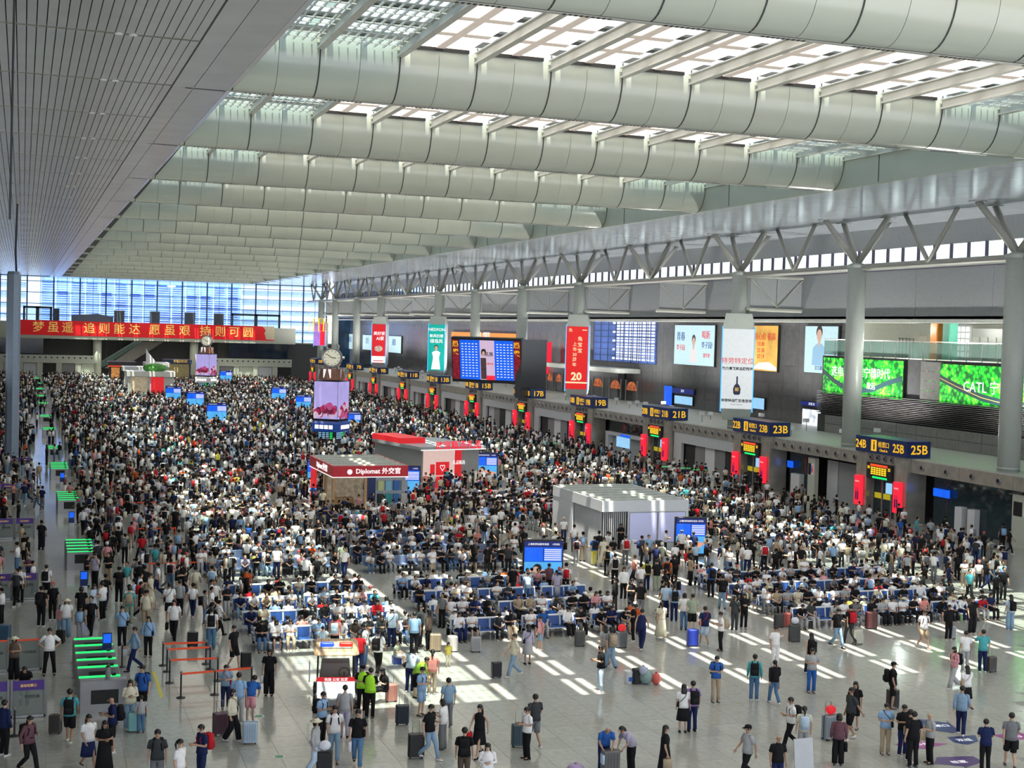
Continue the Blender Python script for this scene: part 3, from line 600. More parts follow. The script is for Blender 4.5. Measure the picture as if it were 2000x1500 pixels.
# large timetable screen
PL = ony(886, 664, 181); PR = ony(1022, 668, 174.5); PQ = ony(1071, 671, 177.5)
sc = thing('timetable_screen', 'large hanging blue timetable screen with a pink advert in its middle', 'screen', ((PL[0]+PR[0])/2, (PL[1]+PR[1])/2, 7.3), math.atan2(PR[1]-PL[1], PR[0]-PL[0]))
W2 = math.hypot(PR[0]-PL[0], PR[1]-PL[1])/2; H2 = 5.5
def slant(x0, x1, z0, z1, t_, m, nm, d0=0.): # screen leans forward at the top
    f = lambda z: -z*.16-d0
    return obj(nm, MB().slab((x0, f(z0), z0), (x1, f(z0), z0), (x1, f(z1), z1), (x0, f(z1), z1), t_), m, sc)
slant(-W2, W2, -.3, H2+.35, .9, blackm, 'casing'); slant(-W2*.76, -W2*.18, .1, H2, .05, scr_b, 'timetable', .06); slant(W2*.24, W2*.78, .1, H2, .05, scr_b, 'timetable', .06); slant(-W2*.18, W2*.24, .1, H2, .05, mat('pink_screen', (.75, .55, .75), .5, emit=.9), 'advert_picture', .06)
for s_ in (-1, 1):
    slant(s_*W2*.97 if s_ < 0 else W2*.79, -W2*.78 if s_ < 0 else W2*.97, .1, H2, .05, mat('dark_red_screen', (.35, .01, .03), .5, emit=.6, noise=.6), 'side_advert', .06)
    for j, c in enumerate('热卖'): text(c, .95, ambs, (s_*W2*.875, -.16*(4.9-j*1.1)-.12, 4.9-j*1.1), (1, 0, 0), parent=sc, bold=.01)
for x0 in (-.74, .26):
    m_ = MB()
    for r in range(13):
        for c in range(5): z = .5+r*.37; x = W2*(x0+.04+c*.1); m_.add([(x, -.16*z-.12, z), (x+.28, -.16*z-.12, z), (x+.28, -.16*(z+.1)-.12, z+.1), (x, -.16*(z+.1)-.12, z+.1)], [(0, 1, 2, 3)])
    obj('timetable_text', m_, whitel, sc, kind='stuff')
text('名族', .62, blk, (.45, -.16*3.6-.13, 3.6), (1, 0, 0), parent=sc, bold=.008); text('火眼来电', .27, redx, (.5, -.16*2.3-.13, 2.3), (1, 0, 0), parent=sc, bold=.006); slant(.0, W2*.24, .1, .7, .03, redled, 'advert_strip', .1)
for zc, rx, rz_, mm in ((3.9, .36, .55, hairp), (3.75, .24, .38, facep)):
    obj('printed_face', MB().ball((-.35, -.16*zc-(.12 if mm is hairp else .15), zc), (rx, .02, rz_)), mm, sc)
slant(-W2*.16, -.02, .2, 3.1, .02, mat('pale_hair_print', (.15, .1, .12), .5, noise=.3), 'printed_hair', .09)
q = obj('side_box', MB().box((0, 0, -2.2), (math.hypot(PQ[0]-PR[0], PQ[1]-PR[1]), 1, H2+.3)), mat('dark_panel_side', (.06, .065, .07), .4, noise=.1), sc, loc=(W2, -.5, 0), rz=math.atan2(PQ[1]-PR[1], PQ[0]-PR[0])-math.atan2(PR[1]-PL[1], PR[0]-PL[0]))
rs = obj('small_red_screen', MB().box((0, 0, 0), (1.2, .2, 5)), redled, label='narrow red vertical sign right of the timetable screen', cat='sign'); p = onx(1062, 730, 76); rs.location = p
# neon frames far right
ns_ = thing('neon_frame', 'orange neon framed sign hanging at the far end of the right side', 'sign', (0, 0, 0))
for i in range(4):
    a = ony(604+i*9.6, 622, 300); b = ony(612+i*9.6, 647, 300)
    obj('neon_tube', MB().loft([(a[0], 300, a[2]), (b[0], 300, a[2]), (b[0], 300, b[2]), (a[0], 300, b[2]), (a[0], 300, a[2])], [.08]*5, 5), amberled, ns_)
    text('今名味品'[i], .8, ambs, ((a[0]+b[0])/2, 299.8, (a[2]+b[2])/2+.5), parent=ns_)
# ------------------------------------------------------------------ far end: mezzanine, banner, facade
mz = obj('wall_end_mezzanine', MB().box((-20, 345.7, 9.4), (63, 352, 10.0)), creamw, kind='structure'); obj('wall_end_parapet', MB().box((-20, 345.3, 9.4), (63, 345.7, 13.4)), creamw, kind='structure')
bn = thing('banner', 'long red banner with gold characters across the far mezzanine', 'banner', (27.2, 345.3, 10.2))
obj('banner_cloth', MB().box((-30.4, -.1, 0), (30.4, 0, 3.55)), banr, bn); obj('banner_end', MB().add([(28.3, -.12, .3), (30.4, -.12, .2), (30.4, -.12, 3.5), (27.4, -.12, 3.5), (28.2, -.12, 2.6), (27.9, -.12, 1.8)], [(0, 1, 2, 3, 4, 5)]), mat('cream_banner_end', (.75, .65, .45), .6, noise=.1), bn)
for px_, c in zip([75, 104, 132, 174.5, 204, 233, 263, 302.5, 332, 361, 401, 430.5, 458, 485], '梦虽遥追则能达愿虽艰持则可圆'):
    p = ony(px_, 644, 345); text(c, 2.75, gold, (p[0]-27.2, -.13, 1.8), parent=bn, bold=.02, name='character')
obj('wall_end', MB().box((-20, 352, 0), (75, 352.5, 9.4)), wallm, kind='structure')
for k in range(9): obj('wall_end_panel', MB().box((14+3.4*k, 351.8, .2), (17.2+3.4*k, 352, 9.2)), mat('charcoal_wall', (.05, .05, .055), .5, noise=.15), kind='structure')
for x, lab in ((14.9, 'round pale column under the left part of the banner'), (38, 'round pale column under the banner behind the far clock')):
    t = thing('mezzanine_column', lab, 'column', (x, 347, 0)); obj('shaft', MB().loft([(0, 0, 0), (0, 0, 9.4)], [1.05, 1.05], 20), creamw, t, smooth=True); obj('base', MB().loft([(0, 0, 0), (0, 0, .3)], [1.2, 1.2], 20), creamw, t)
es = thing('escalator', 'long escalator rising to the far mezzanine under the banner', 'escalator', (0, 0, 0)); p1 = ony(204, 703, 349); p2 = ony(310, 668, 349)
obj('side_panel', MB().slab((p1[0], 348.5, p1[2]-2), (p1[0]+4, 348.5, p1[2]-2), (p2[0]+1, 348.5, p2[2]), (p2[0]-4, 348.5, p2[2]), .4), mat('escalator_side', (.25, .24, .22), .5, noise=.1), es)
obj('handrail', MB().loft([(p1[0]-1, 348.4, p1[2]-.6), (p2[0]-4, 348.4, p2[2]+1.2)], [.1, .1], 6), steel, es)
obj('glass_side', MB().slab((p1[0]-.5, 348.4, p1[2]-1.9), (p1[0]-1, 348.4, p1[2]-.6), (p2[0]-4, 348.4, p2[2]+1.2), (p2[0]-4, 348.4, p2[2]), .05), glass_g, es)
for (xa, xb, lab) in ((-12, 14.2, 'left'), (42.7, 62, 'right')):
    g = thing('far_gate_wall', 'low cream gate wall with dark shutters under the %s end of the banner' % lab, 'wall unit', (xa, 344.3, 0)); L = xb-xa
    obj('header', MB().box((0, 0, 3.6), (L, .6, 5.5)), creamw, g)
    nn = int(L/1.25)
    for q in range(nn): obj('port_hole', MB().loft([((q+.5)*L/nn, 0, 4.9), ((q+.5)*L/nn, -.06, 4.9)], [.2, .2], 8), blackm, g)
    n2 = 6 if lab == 'left' else 4
    for q in range(n2): obj('pier', MB().box((q*L/n2, .1, 0), (q*L/n2+1.3, .5, 3.6)), creamw, g); obj('shutter', MB().box((q*L/n2+1.4, .3, 0), ((q+1)*L/n2-.1, .5, 3.5)), [greym, creamw, lgrey, darkm][q % 4], g)
for (xa, xb, zz, m_) in ((-8, 2.5, 9.3, glass_d), (47, 62, 9.3, glass_d)):
    obj('window_3%d' % int(xa > 0), MB().box((xa, 351, 5.6), (xb, 351.3, zz)), mat('blue_dark_glazing', (.02, .05, .10), .1, noise=.5, nscale=.3), kind='structure')
obj('wall_end_side', MB().box((73.5, 349, 0), (105, 349.5, 24)), mat('blue_dark_glazing'), kind='structure')
# booths on the mezzanine
for i, (x0, x1, yt) in enumerate(((223, 243, 606), (293, 312, 608), (361, 381, 610), (418, 437, 612), (104, 116, 602))):
    a = ony(x0, yt, 348); b = ony(x1, yt, 348)
    t = thing('mezzanine_pylon', '%s dark pylon standing on the far mezzanine above the banner' % ('second', 'third', 'fourth', 'rightmost', 'leftmost')[i], 'pylon', (a[0], 347.6, 10)); obj('body', MB().box((0, 0, 0), (b[0]-a[0], 1, a[2]-10)), mat('slate_panel', (.06, .08, .11), .5, noise=.3, nscale=.7), t)
    obj('cap', MB().box((-.05, -.05, a[2]-10.15), (b[0]-a[0]+.05, 1.05, a[2]-10)), greym, t)
a = ony(140, 606, 349); b = ony(221, 606, 349)
t = thing('mezzanine_pavilion', 'dark pavilion with a wavy roof on the far mezzanine', 'pavilion', (a[0], 348.6, 10)); L = b[0]-a[0]
obj('wall', MB().box((0, 0, 0), (L, 2, 3.6)), mat('slate_panel'), t); obj('roof', MB().add([(0, -.1, 3.6), (L, -.1, 3.6), (L, -.1, 5.0), (L*.62, -.1, 5.7), (L*.4, -.1, 5.5), (0, -.1, 5.2), (0, 2, 3.6), (L, 2, 3.6), (L, 2, 5.0), (L*.62, 2, 5.7), (L*.4, 2, 5.5), (0, 2, 5.2)], [(0, 1, 2, 3, 4, 5), (11, 10, 9, 8, 7, 6), (0, 6, 7, 1), (1, 7, 8, 2), (2, 8, 9, 3), (3, 9, 10, 4), (4, 10, 11, 5), (5, 11, 6, 0)]), mat('violet_grey_roof', (.13, .15, .22), .5, noise=.1), t)
for q in range(3): obj('opening', MB().box((.6+q*L/3, -.05, .4), (L/3*(q+1)-.2, 0, 3.2)), glass_d, t)
for (x0, x1, yt) in ((45, 102, 597), (452, 548, 612)):
    a = ony(x0, yt, 350); b = ony(x1, yt, 350)
    t = thing('portal_frame', 'dark glazed doorway frame at the %s end of the far mezzanine' % ('left' if x0 < 100 else 'right'), 'doorway', (a[0], 350, 10)); L = b[0]-a[0]; h = a[2]-10
    obj('frame', MB().box((0, 0, h-.5), (L, .4, h)).box((0, 0, 0), (.5, .4, h)).box((L-.5, 0, 0), (L, .4, h)).box((L/2-.4, 0, 0), (L/2+.4, .4, h)), mat('slate_panel'), t); obj('glazing', MB().box((.5, .1, 0), (L-.5, .15, h-.5)), glassm, t)
# facade glazing
w10 = thing('window_10', None, None, kind='structure'); FY = 356.0
dk = mat('facade_frame', (.07, .10, .2), .4, noise=.1)
for i in range(16): x = -20+6.2*i; obj('mullion', MB().box((x-.16, FY-.3, 9.4), (x+.16, FY+.2, 25)), dk, w10)
for i in range(15):
    x = -20+6.2*i+3.1; obj('thin_mullion', MB().box((x-.05, FY-.1, 9.4), (x+.05, FY+.05, 25)), dk, w10)
for j in range(6): z = 9.6+2.75*j; obj('transom', MB().box((-20, FY-.15, z-.08), (73, FY+.1, z+.08)), dk, w10)
for i in range(15): obj('pane', MB().box((-20+6.2*i+.16, FY, 9.4), (-20+6.2*(i+1)-.16, FY+.03, 25)), mat('facade_glass', (.55, .75, 1), .05, alpha=.1, noise=.02), w10)
obj('floor_end', MB().box((-25, 352, 9.2), (85, 372, 9.7)), creamw, kind='structure')
obj('ceiling_end', MB().box((-25, 346.5, 24.4), (85, 357, 24.9)), alu, kind='structure')
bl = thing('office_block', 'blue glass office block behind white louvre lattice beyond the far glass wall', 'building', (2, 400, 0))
obj('tower_wall', MB().box((0, 0, 0), (55, 20, 45)), mat('blue_tower_glass', (.30, .48, .90), .3, noise=.3, nscale=.3, emit=.29), bl)  # faint emission put in the wall colour to stand for daylight
for j in range(33): obj('louvre', MB().box((-.3, -1.6, 7+j*.62), (55, -1.4, 7.2+j*.62) ), mat('white_louvre', (.70, .76, .85), .5, noise=.05, emit=.1), bl)  # slight glow added so the louvres look daylit
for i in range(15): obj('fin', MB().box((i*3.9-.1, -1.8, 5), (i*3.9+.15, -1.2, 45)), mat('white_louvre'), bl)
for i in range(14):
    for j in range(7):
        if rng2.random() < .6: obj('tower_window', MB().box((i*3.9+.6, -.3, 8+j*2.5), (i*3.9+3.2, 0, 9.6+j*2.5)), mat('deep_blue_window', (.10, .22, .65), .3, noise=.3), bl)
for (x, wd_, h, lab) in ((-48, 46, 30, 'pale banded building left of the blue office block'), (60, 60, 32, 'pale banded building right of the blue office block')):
    t = thing('distant_building', lab, 'building', (x, 430, 0)); obj('wall', MB().box((0, 0, 0), (wd_, 20, h)), mat('pale_concrete', (.72, .74, .80), .6, noise=.08, emit=.25), t)  # wall colour also emits a little, in place of daylight
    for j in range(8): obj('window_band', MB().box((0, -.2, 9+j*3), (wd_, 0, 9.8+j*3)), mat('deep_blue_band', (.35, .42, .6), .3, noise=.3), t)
for (x0, y, s_) in ((94, 525, 1), (153, 527, 1), (210, 529, 1), (270, 532, 1), (178, 533, .9), (235, 538, .9), (335, 559, .8)):
    a = ony(x0, y, 351); o = thing('pendant_lamp', 'white pendant lamp in front of the far glass wall', 'lamp', (a[0], 351, a[2]), group='pendant lamps by the far glass wall')
    obj('shade', MB().loft([(-1.3*s_, 0, 0), (-.6*s_, 0, 0), (.6*s_, 0, 0), (1.3*s_, 0, 0)], [.1, .22, .22, .1], 8), mat('tube_light'), o); obj('cord', MB().loft([(0, 0, .2), (0, 0, 24.4-a[2])], [.03, .03], 4), greym, o)
# left side: wall, near hanging pylon, far struts
obj('wall_left', MB().box((-22, 20, 0), (-21.5, 352, 24.6)), wallm, kind='structure')
lf = thing('louvre_screen', 'stack of slanting grey louvres at the far left edge', 'louvre', (-9.5, 180, 14.5))
for k in range(14): obj('slat', MB().slab((-1.5, k*10, 2.5), (1.5-.15*k, k*10, 5.5), (1.5-.15*k, k*10+6, 6.5), (-1.5, k*10+6, 3.5), .2), greym, lf)
lc = onz(22, 918, 0)
t = thing('light_pylon', 'tall blue-grey octagonal pylon hung on a black cable at the left edge', 'pylon', (lc[0], lc[1], 0))
obj('body', MB().loft([(0, 0, .1), (0, 0, 18.0), (0, 0, 18.3)], [.62, .62, .5], 8), mat('blue_grey_metal', (.30, .38, .50), .3, .3, noise=.05), t)
for k in range(0, 8, 2): a = math.pi/4*k; obj('light_edge', MB().box((.57*math.cos(a)-.02, .57*math.sin(a)-.02, .2), (.57*math.cos(a)+.02, .57*math.sin(a)+.02, 17.9)), mat('soft_blue_strip', (.25, .5, .95), .4, emit=.5), t)
obj('cable', MB().loft([(0.2, 0, 18.2), (.1, -.5, 20), (.2, -1, 24.4)], [.09, .09, .09], 6), blackm, t)
nc = onz(28, -10, 24.4); obj('hanging_cable', MB().loft([(nc[0], nc[1], 24.4), (nc[0]-.02, nc[1]+.05, 20), (nc[0]-.04, nc[1]+.1, 17.2)], [.035, .035, .035], 6), blackm, label='black cable hanging from the ceiling at the left edge', cat='cable')
for i in range(10):
    y = 150+20*i
    t = thing('left_gate_sign', 'navy gate sign with amber marks along the left edge', 'sign', (-6.6-.006*y, y, 0), group='navy gate signs down the left edge'); obj('sign_box', MB().box((-1.5, 0, 4.6), (.6, .3, 6)), navy, t); obj('amber_mark', MB().box((-.4, -.02, 4.9), (.3, 0, 5.7)), ambs, t); obj('post', MB().box((-1.3, .05, 0), (-1.1, .25, 4.6)), greym, t); obj('post', MB().box((.2, .05, 0), (.4, .25, 4.6)), greym, t)

# lamps: upward spots added right and unseen left to brighten ceilings, points added in upper shops
def lamp(x, y, z, e, up=True, col=(1, .97, .92), r=.25):
    l = bpy.data.lights.new('lamp', 'SPOT' if up else 'POINT'); l.energy = e; l.color = col; l.shadow_soft_size = r
    if up: l.spot_size = math.radians(165); l.spot_blend = .5
    o = bpy.data.objects.new('fill_lamp', l); COL.objects.link(o); o.location = (x, y, z)
    if up: o.rotation_euler = (math.pi, 0, 0)
for k in range(14): lamp(69.5, 88+19*k, 6.0, 9000)  # fill spots added to brighten soffit and fascia
for k in range(12): lamp(-9.5, 60+24*k, 6.0, 2500)  # out-of-view spots added to lift the left ceiling
for y in (92, 101, 110): lamp(79, y, 15.4, 1200, False, r=.15)  # fill points added to brighten the dark recess
# ================================================================== PEOPLE
Vv = Vector
def pose(kind):
    J = dict(pel=(0, 0, .93), spi=(0, .01, 1.12), che=(0, 0, 1.32), nec=(0, .01, 1.47), hd=(0, -.015, 1.60))
    A = {1: [(.18, 0, 1.41), (.24, .03, 1.14), (.25, -.05, .90)], -1: [(-.18, 0, 1.41), (-.24, .03, 1.14), (-.25, -.05, .90)]}
    G = {s: [(s*.09, 0, .90), (s*.10, -.02, .49), (s*.105, .02, .08)] for s in (1, -1)}
    if kind == 'phone':
        for s in (1, -1): A[s][1:] = [(s*.24, .0, 1.15), (s*.07, -.27, 1.20)]
        J['hd'] = (0, -.05, 1.585)
    if kind == 'walk':
        G[1][1:] = [(.09, -.17, .51), (.09, -.27, .09)]; G[-1][1:] = [(-.09, -.02, .48), (-.09, .33, .17)]
        A[1][1:] = [(.24, .12, 1.16), (.24, .14, .92)]; A[-1][1:] = [(-.24, -.08, 1.15), (-.22, -.25, .98)]
    if kind == 'walkphone':
        G[1][1:] = [(.09, -.17, .51), (.09, -.27, .09)]; G[-1][1:] = [(-.09, -.02, .48), (-.09, .33, .17)]
        A[1][1:] = [(.24, .02, 1.15), (.10, -.26, 1.2)]; A[-1][1:] = [(-.25, .08, 1.15), (-.24, .05, .9)]; J['hd'] = (0, -.05, 1.585)
    if kind == 'hips':
        for s in (1, -1): A[s][1:] = [(s*.40, .08, 1.18), (s*.20, -.02, 1.02)]; G[s][1:] = [(s*.14, -.02, .49), (s*.18, .0, .08)]
    if kind == 'back':
        for s in (1, -1): A[s][1:] = [(s*.26, .10, 1.16), (s*.06, .17, .98)]
    if kind == 'ear':
        A[1][1:] = [(.30, -.12, 1.24), (.14, -.07, 1.53)]
    if kind == 'pull':
        A[1][1:] = [(.26, .10, 1.16), (.30, .22, .95)]; G[1][1:] = [(.09, -.14, .51), (.09, -.2, .08)]; G[-1][1:] = [(-.09, 0, .48), (-.09, .22, .12)]
    if kind == 'bend':
        J.update(spi=(0, -.06, 1.10), che=(0, -.20, 1.23), nec=(0, -.31, 1.32), hd=(0, -.41, 1.40))
        for s in (1, -1): A[s] = [(s*.18, -.26, 1.28), (s*.22, -.30, 1.03), (s*.14, -.42, .86)]
    if kind in ('sit', 'sitphone', 'sitlean'):
        J = dict(pel=(0, .06, .50), spi=(0, .08, .70), che=(0, .04, .90), nec=(0, .02, 1.05), hd=(0, -.03, 1.175))
        G = {s: [(s*.09, .02, .49), (s*.13, -.42, .50), (s*.12, -.46, .08)] for s in (1, -1)}
        A = {s: [(s*.18, .03, .99), (s*.25, -.03, .74), (s*.10, -.27, .66)] for s in (1, -1)}
        if kind == 'sitphone':
            for s in (1, -1): A[s][2] = (s*.06, -.27, .80)
            J['hd'] = (0, -.07, 1.16)
        if kind == 'sitlean':
            J.update(spi=(0, .02, .69), che=(0, -.10, .86), nec=(0, -.20, .98), hd=(0, -.28, 1.07)); A = {s: [(s*.18, -.14, .92), (s*.24, -.26, .68), (s*.08, -.42, .62)] for s in (1, -1)}
    return J, A, G
PC = {}
def body_mesh(kind):
    if ('body', kind) in PC: return PC['body', kind]
    J, A, G = pose(kind); vs = []; es = []; rs = []
    def nd(p, r, par=None):
        vs.append(tuple(p)); rs.append(r if isinstance(r, tuple) else (r, r)); i = len(vs)-1
        if par is not None: es.append((par, i))
        return i
    pel = nd(J['pel'], (.115, .085)); spi = nd(J['spi'], (.10, .08), pel); che = nd(J['che'], (.115, .08), spi); nec = nd(J['nec'], .052, che)
    hd = Vv(J['hd']); nk = Vv(J['nec']); jaw = nd(nk.lerp(hd, .6)+Vv((0, -.008, 0)), .058, nec); mid = nd(hd+Vv((0, 0, .03)), (.082, .092), jaw); top = nd(hd+Vv((0, .005, .10)), .062, mid)
    for s in (1, -1):
        sh, el, wr = [Vv(p) for p in A[s]]
        a = nd(sh, .045, che); a = nd(sh.lerp(el, .5), .046, a); a = nd(el, .037, a); a = nd(el.lerp(wr, .4), .036, a); a = nd(wr, .025, a)
        d = (wr-el).normalized(); side = d.cross(Vv((1, 0, 0))); side = side if side.length > .2 else Vv((0, 1, 0)); side.normalize()
        inn = Vv((-s, 0, 0)); pm = nd(wr+d*.06, (.030, .020), a)
        for q, (off, ln) in enumerate(((-.030, .072), (-.010, .086), (.010, .080), (.028, .062))):
            b = nd(wr+d*.085+side*off, .0095, pm); b = nd(wr+d*(.085+ln*.55)+side*off*1.15+inn*.008, .0085, b); nd(wr+d*(.085+ln*.92)+side*off*1.15+inn*.028, .007, b)
        b = nd(wr+d*.05-side*.045, .011, pm); nd(wr+d*.085-side*.062+inn*.02, .009, b)
        h, k, an = [Vv(p) for p in G[s]]
        a = nd(h, .078, pel); a = nd(h.lerp(k, .5), .070, a); a = nd(k, .050, a); a = nd(k.lerp(an, .35), .052, a); a = nd(an, .033, a); nd(an+Vv((0, -.14, -.045)), .028, a)
    me = bpy.data.meshes.new('body'); me.from_pydata(vs, es, []); o = bpy.data.objects.new('b', me); COL.objects.link(o)
    o.modifiers.new('s', 'SKIN')
    for i, v in enumerate(me.skin_vertices[0].data): v.radius = rs[i]; v.use_root = (i == 0)
    sb = o.modifiers.new('u', 'SUBSURF'); sb.levels = 1
    bpy.context.view_layer.update(); m2 = bpy.data.meshes.new_from_object(o.evaluated_get(bpy.context.evaluated_depsgraph_get())); bpy.data.objects.remove(o)
    m2.name = 'body'
    # nose and ears joined in
    bmx = MB(); bmx.loft([hd+Vv((0, -.088, .045)), hd+Vv((0, -.112, .008)), hd+Vv((0, -.085, -.004))], [.008, .016, .012], 6)
    for s in (1, -1): bmx.ball(hd+Vv((s*.085, .0, .025)), (.012, .022, .032), 6, 4)
    n0 = len(m2.vertices); vs = [tuple(v.co) for v in m2.vertices]+bmx.v; fs = [tuple(p.vertices) for p in m2.polygons]+[tuple(i+n0 for i in f) for f in bmx.f]
    me = bpy.data.meshes.new('body'); me.from_pydata(vs, [], fs); me.polygons.foreach_set('use_smooth', [True]*len(fs)); me.materials.append(skinm); PC['body', kind] = me; return me
def part_mesh(part, kind, var=''):
    key = (part, kind, var)
    if key in PC: return PC[key]
    J, A, G = pose(kind); m = MB(); hd = Vv(J['hd']); pel, spi, che, nec = [Vv(J[k]) for k in ('pel', 'spi', 'che', 'nec')]
    sit = kind.startswith('sit'); mt = cloth
    up = (nec-che).normalized()
    if part == 'shirt':
        hem = pel+Vv((0, 0, -.03)) if not sit else pel+Vv((0, 0, .02))
        m.loft([hem, pel.lerp(spi, .5), spi, che+up*.0, che+up*.09, nec+up*-.01, nec+up*.02], [(.198, .155), (.188, .147), (.175, .135), (.192, .138), (.170, .112), (.085, .07), (.062, .06)], 14)
        if var != 'vest':
            for s in (1, -1):
                sh, el, wr = [Vv(p) for p in A[s]]; a = sh+Vv((-s*.05, 0, .005))
                if var == 'long': m.loft([a, sh, el, wr.lerp(el, .08)], [.066, .066, .054, .042], 10)
                else: m.loft([a, sh, sh.lerp(el, .72)], [.066, .070, .070], 10)
        if var == 'dress':
            if sit: m.loft([pel+Vv((0, .06, .0)), pel+Vv((0, -.22, .03)), pel+Vv((0, -.5, .0)), pel+Vv((0, -.56, -.28))], [(.19, .13), (.2, .11), (.2, .10), (.19, .1)], 14)
            else: m.loft([pel+Vv((0, 0, .1)), pel, pel+Vv((0, 0, -.35)), pel+Vv((0, 0, -.72))], [(.17, .13), (.2, .16), (.24, .2), (.29, .25)], 16)
    elif part == 'collar_tag': m.ball(nec, (.06, .06, .03), 8, 4)
    elif part == 'trousers':
        m.loft([pel+Vv((0, 0, .10)), pel+Vv((0, 0, 0)), pel+Vv((0, -.01 if sit else 0, -.08))], [(.15, .11), (.166, .126), (.165, .128)], 12)
        for s in (1, -1):
            h, k, an = [Vv(p) for p in G[s]]; h = h+Vv((0, 0, .0)); w_ = {'wide': 1.45, 'shorts': 1.2}.get(var, 1.0)
            if var == 'shorts': m.loft([h+Vv((0, 0, .05)) if not sit else h+Vv((0, .05, 0)), h.lerp(k, .5), h.lerp(k, .95)], [.105, .105, .10], 10)
            else: m.loft([h+Vv((0, 0, .05)) if not sit else h+Vv((0, .05, 0)), h.lerp(k, .5), k, k.lerp(an, .5), an+Vv((0, 0, -.01))], [.10, .095, .073*w_, .068*w_, .066*w_], 10)
    elif part == 'skirt':
        if sit: m.loft([pel+Vv((0, .06, .03)), pel+Vv((0, -.22, .03)), pel+Vv((0, -.5, .01)), pel+Vv((0, -.55, -.12))], [(.18, .12), (.2, .11), (.2, .10), (.19, .08)], 14)
        else: m.loft([pel+Vv((0, 0, .11)), pel, pel+Vv((0, 0, -.25)), pel+Vv((0, 0, -.48))], [(.15, .12), (.19, .15), (.22, .19), (.25, .22)], 16)
    elif part == 'shoes':
        for s in (1, -1):
            an = Vv(G[s][2]); b = an+Vv((0, .03, -.055)); m.loft([b+Vv((0, .045, .01)), b, b+Vv((0, -.10, -.002)), b+Vv((0, -.20, -.008))], [(.036, .03), (.042, .042), (.046, .034), (.03, .02)], 8)
    elif part == 'hair':
        mt = hairm; c = hd+Vv((0, .018, .058))
        m.ball(c, (.096, .105, .098), 12, 8)
        keep = [v for v in m.v]; m.v = [(x, y, z) if not (y < hd.y-.05 and z < hd.z+.055) else (x*.9, hd.y-.045, max(z, hd.z+.03)) for (x, y, z) in m.v]
        if var == 'long': m.loft([hd+Vv((0, .03, .08)), hd+Vv((0, .075, -.02)), hd+Vv((0, .095, -.16)), hd+Vv((0, .10, -.34))], [(.09, .07), (.10, .05), (.10, .04), (.06, .02)], 10)
        if var == 'bob': m.loft([hd+Vv((0, .02, .08)), hd+Vv((0, .04, -.02)), hd+Vv((0, .045, -.09))], [(.1, .085), (.108, .078), (.09, .06)], 12)
        if var == 'tail': m.ball(hd+Vv((0, .12, .06)), (.035, .035, .035), 8, 5); m.loft([hd+Vv((0, .13, .06)), hd+Vv((0, .17, -.03)), hd+Vv((0, .15, -.18))], [.03, .034, .012], 8)
    elif part == 'cap':
        c = hd+Vv((0, .01, .085)); m.loft([c+Vv((0, 0, -.03)), c+Vv((0, 0, .02)), c+Vv((0, 0, .05)), c+Vv((0, 0, .065))], [(.104, .112), (.1, .107), (.07, .075), (.02, .02)], 14)
        if var == 'sun': m.loft([c+Vv((0, 0, -.035)), c+Vv((0, 0, -.02))], [(.20, .20), (.10, .11)], 16)
        else: m.add([(c.x-.07, c.y-.09, c.z-.03), (c.x+.07, c.y-.09, c.z-.03), (c.x+.05, c.y-.18, c.z-.045), (c.x-.05, c.y-.18, c.z-.045), (c.x-.07, c.y-.09, c.z-.02), (c.x+.07, c.y-.09, c.z-.02), (c.x+.05, c.y-.18, c.z-.035), (c.x-.05, c.y-.18, c.z-.035)], [(0, 1, 2, 3), (7, 6, 5, 4), (0, 4, 5, 1), (1, 5, 6, 2), (2, 6, 7, 3), (3, 7, 4, 0)])
    elif part == 'face':
        mt = blk
        for s in (1, -1): m.ball(hd+Vv((s*.032, -.086, .042)), (.014, .007, .007), 6, 4); m.add([hd+Vv((s*.018, -.091, .062)), hd+Vv((s*.05, -.085, .064)), hd+Vv((s*.05, -.086, .070)), hd+Vv((s*.018, -.092, .069))], [(0, 1, 2, 3)])
        m.ball(hd+Vv((0, -.086, -.028)), (.022, .006, .006), 6, 4)
    elif part == 'phone': mt = blackm; p = (Vv(A[1][2])+Vv(A[-1][2]))/2 if kind != 'ear' else Vv(A[1][2])+Vv((0, 0, .1)); p = p+Vv((0, -.09, .05)) if kind != 'ear' else p; m.box((p.x-.037, p.y-.06, p.z-.005), (p.x+.037, p.y+.06, p.z+.005))
    elif part == 'backpack':
        c = che+Vv((0, .22 if not sit else .2, -.08)); m.bev((c.x-.15, c.y-.09, c.z-.24), (c.x+.15, c.y+.10, c.z+.2), .05)
    elif part == 'pocket': c = che+Vv((0, .335, -.16)); m.bev((c.x-.11, c.y-.03, c.z-.12), (c.x+.11, c.y+.03, c.z+.06), .02)
    elif part == 'strap':
        for s in (1, -1): x = s*.1; m.loft([Vv((x, che.y+.13, che.z-.0)), Vv((x, che.y+.10, nec.z-.03)), Vv((x, nec.y-.01, nec.z+.0)), Vv((x*1.1, che.y-.13, che.z+.02)), Vv((x*1.35, che.y-.10, che.z-.15)), Vv((x*1.4, che.y+.1, che.z-.22))], [(.022, .008)]*6, 6)
    elif part == 'handbag':
        wr = Vv(A[-1][2]); m.bev((wr.x-.05, wr.y-.15, wr.z-.42), (wr.x+.05, wr.y+.13, wr.z-.14), .03); m.loft([wr+Vv((0, -.08, -.15)), wr+Vv((0, -.02, -.02)), wr+Vv((0, .08, -.15))], [.008]*3, 5)
    elif part == 'crossbag':
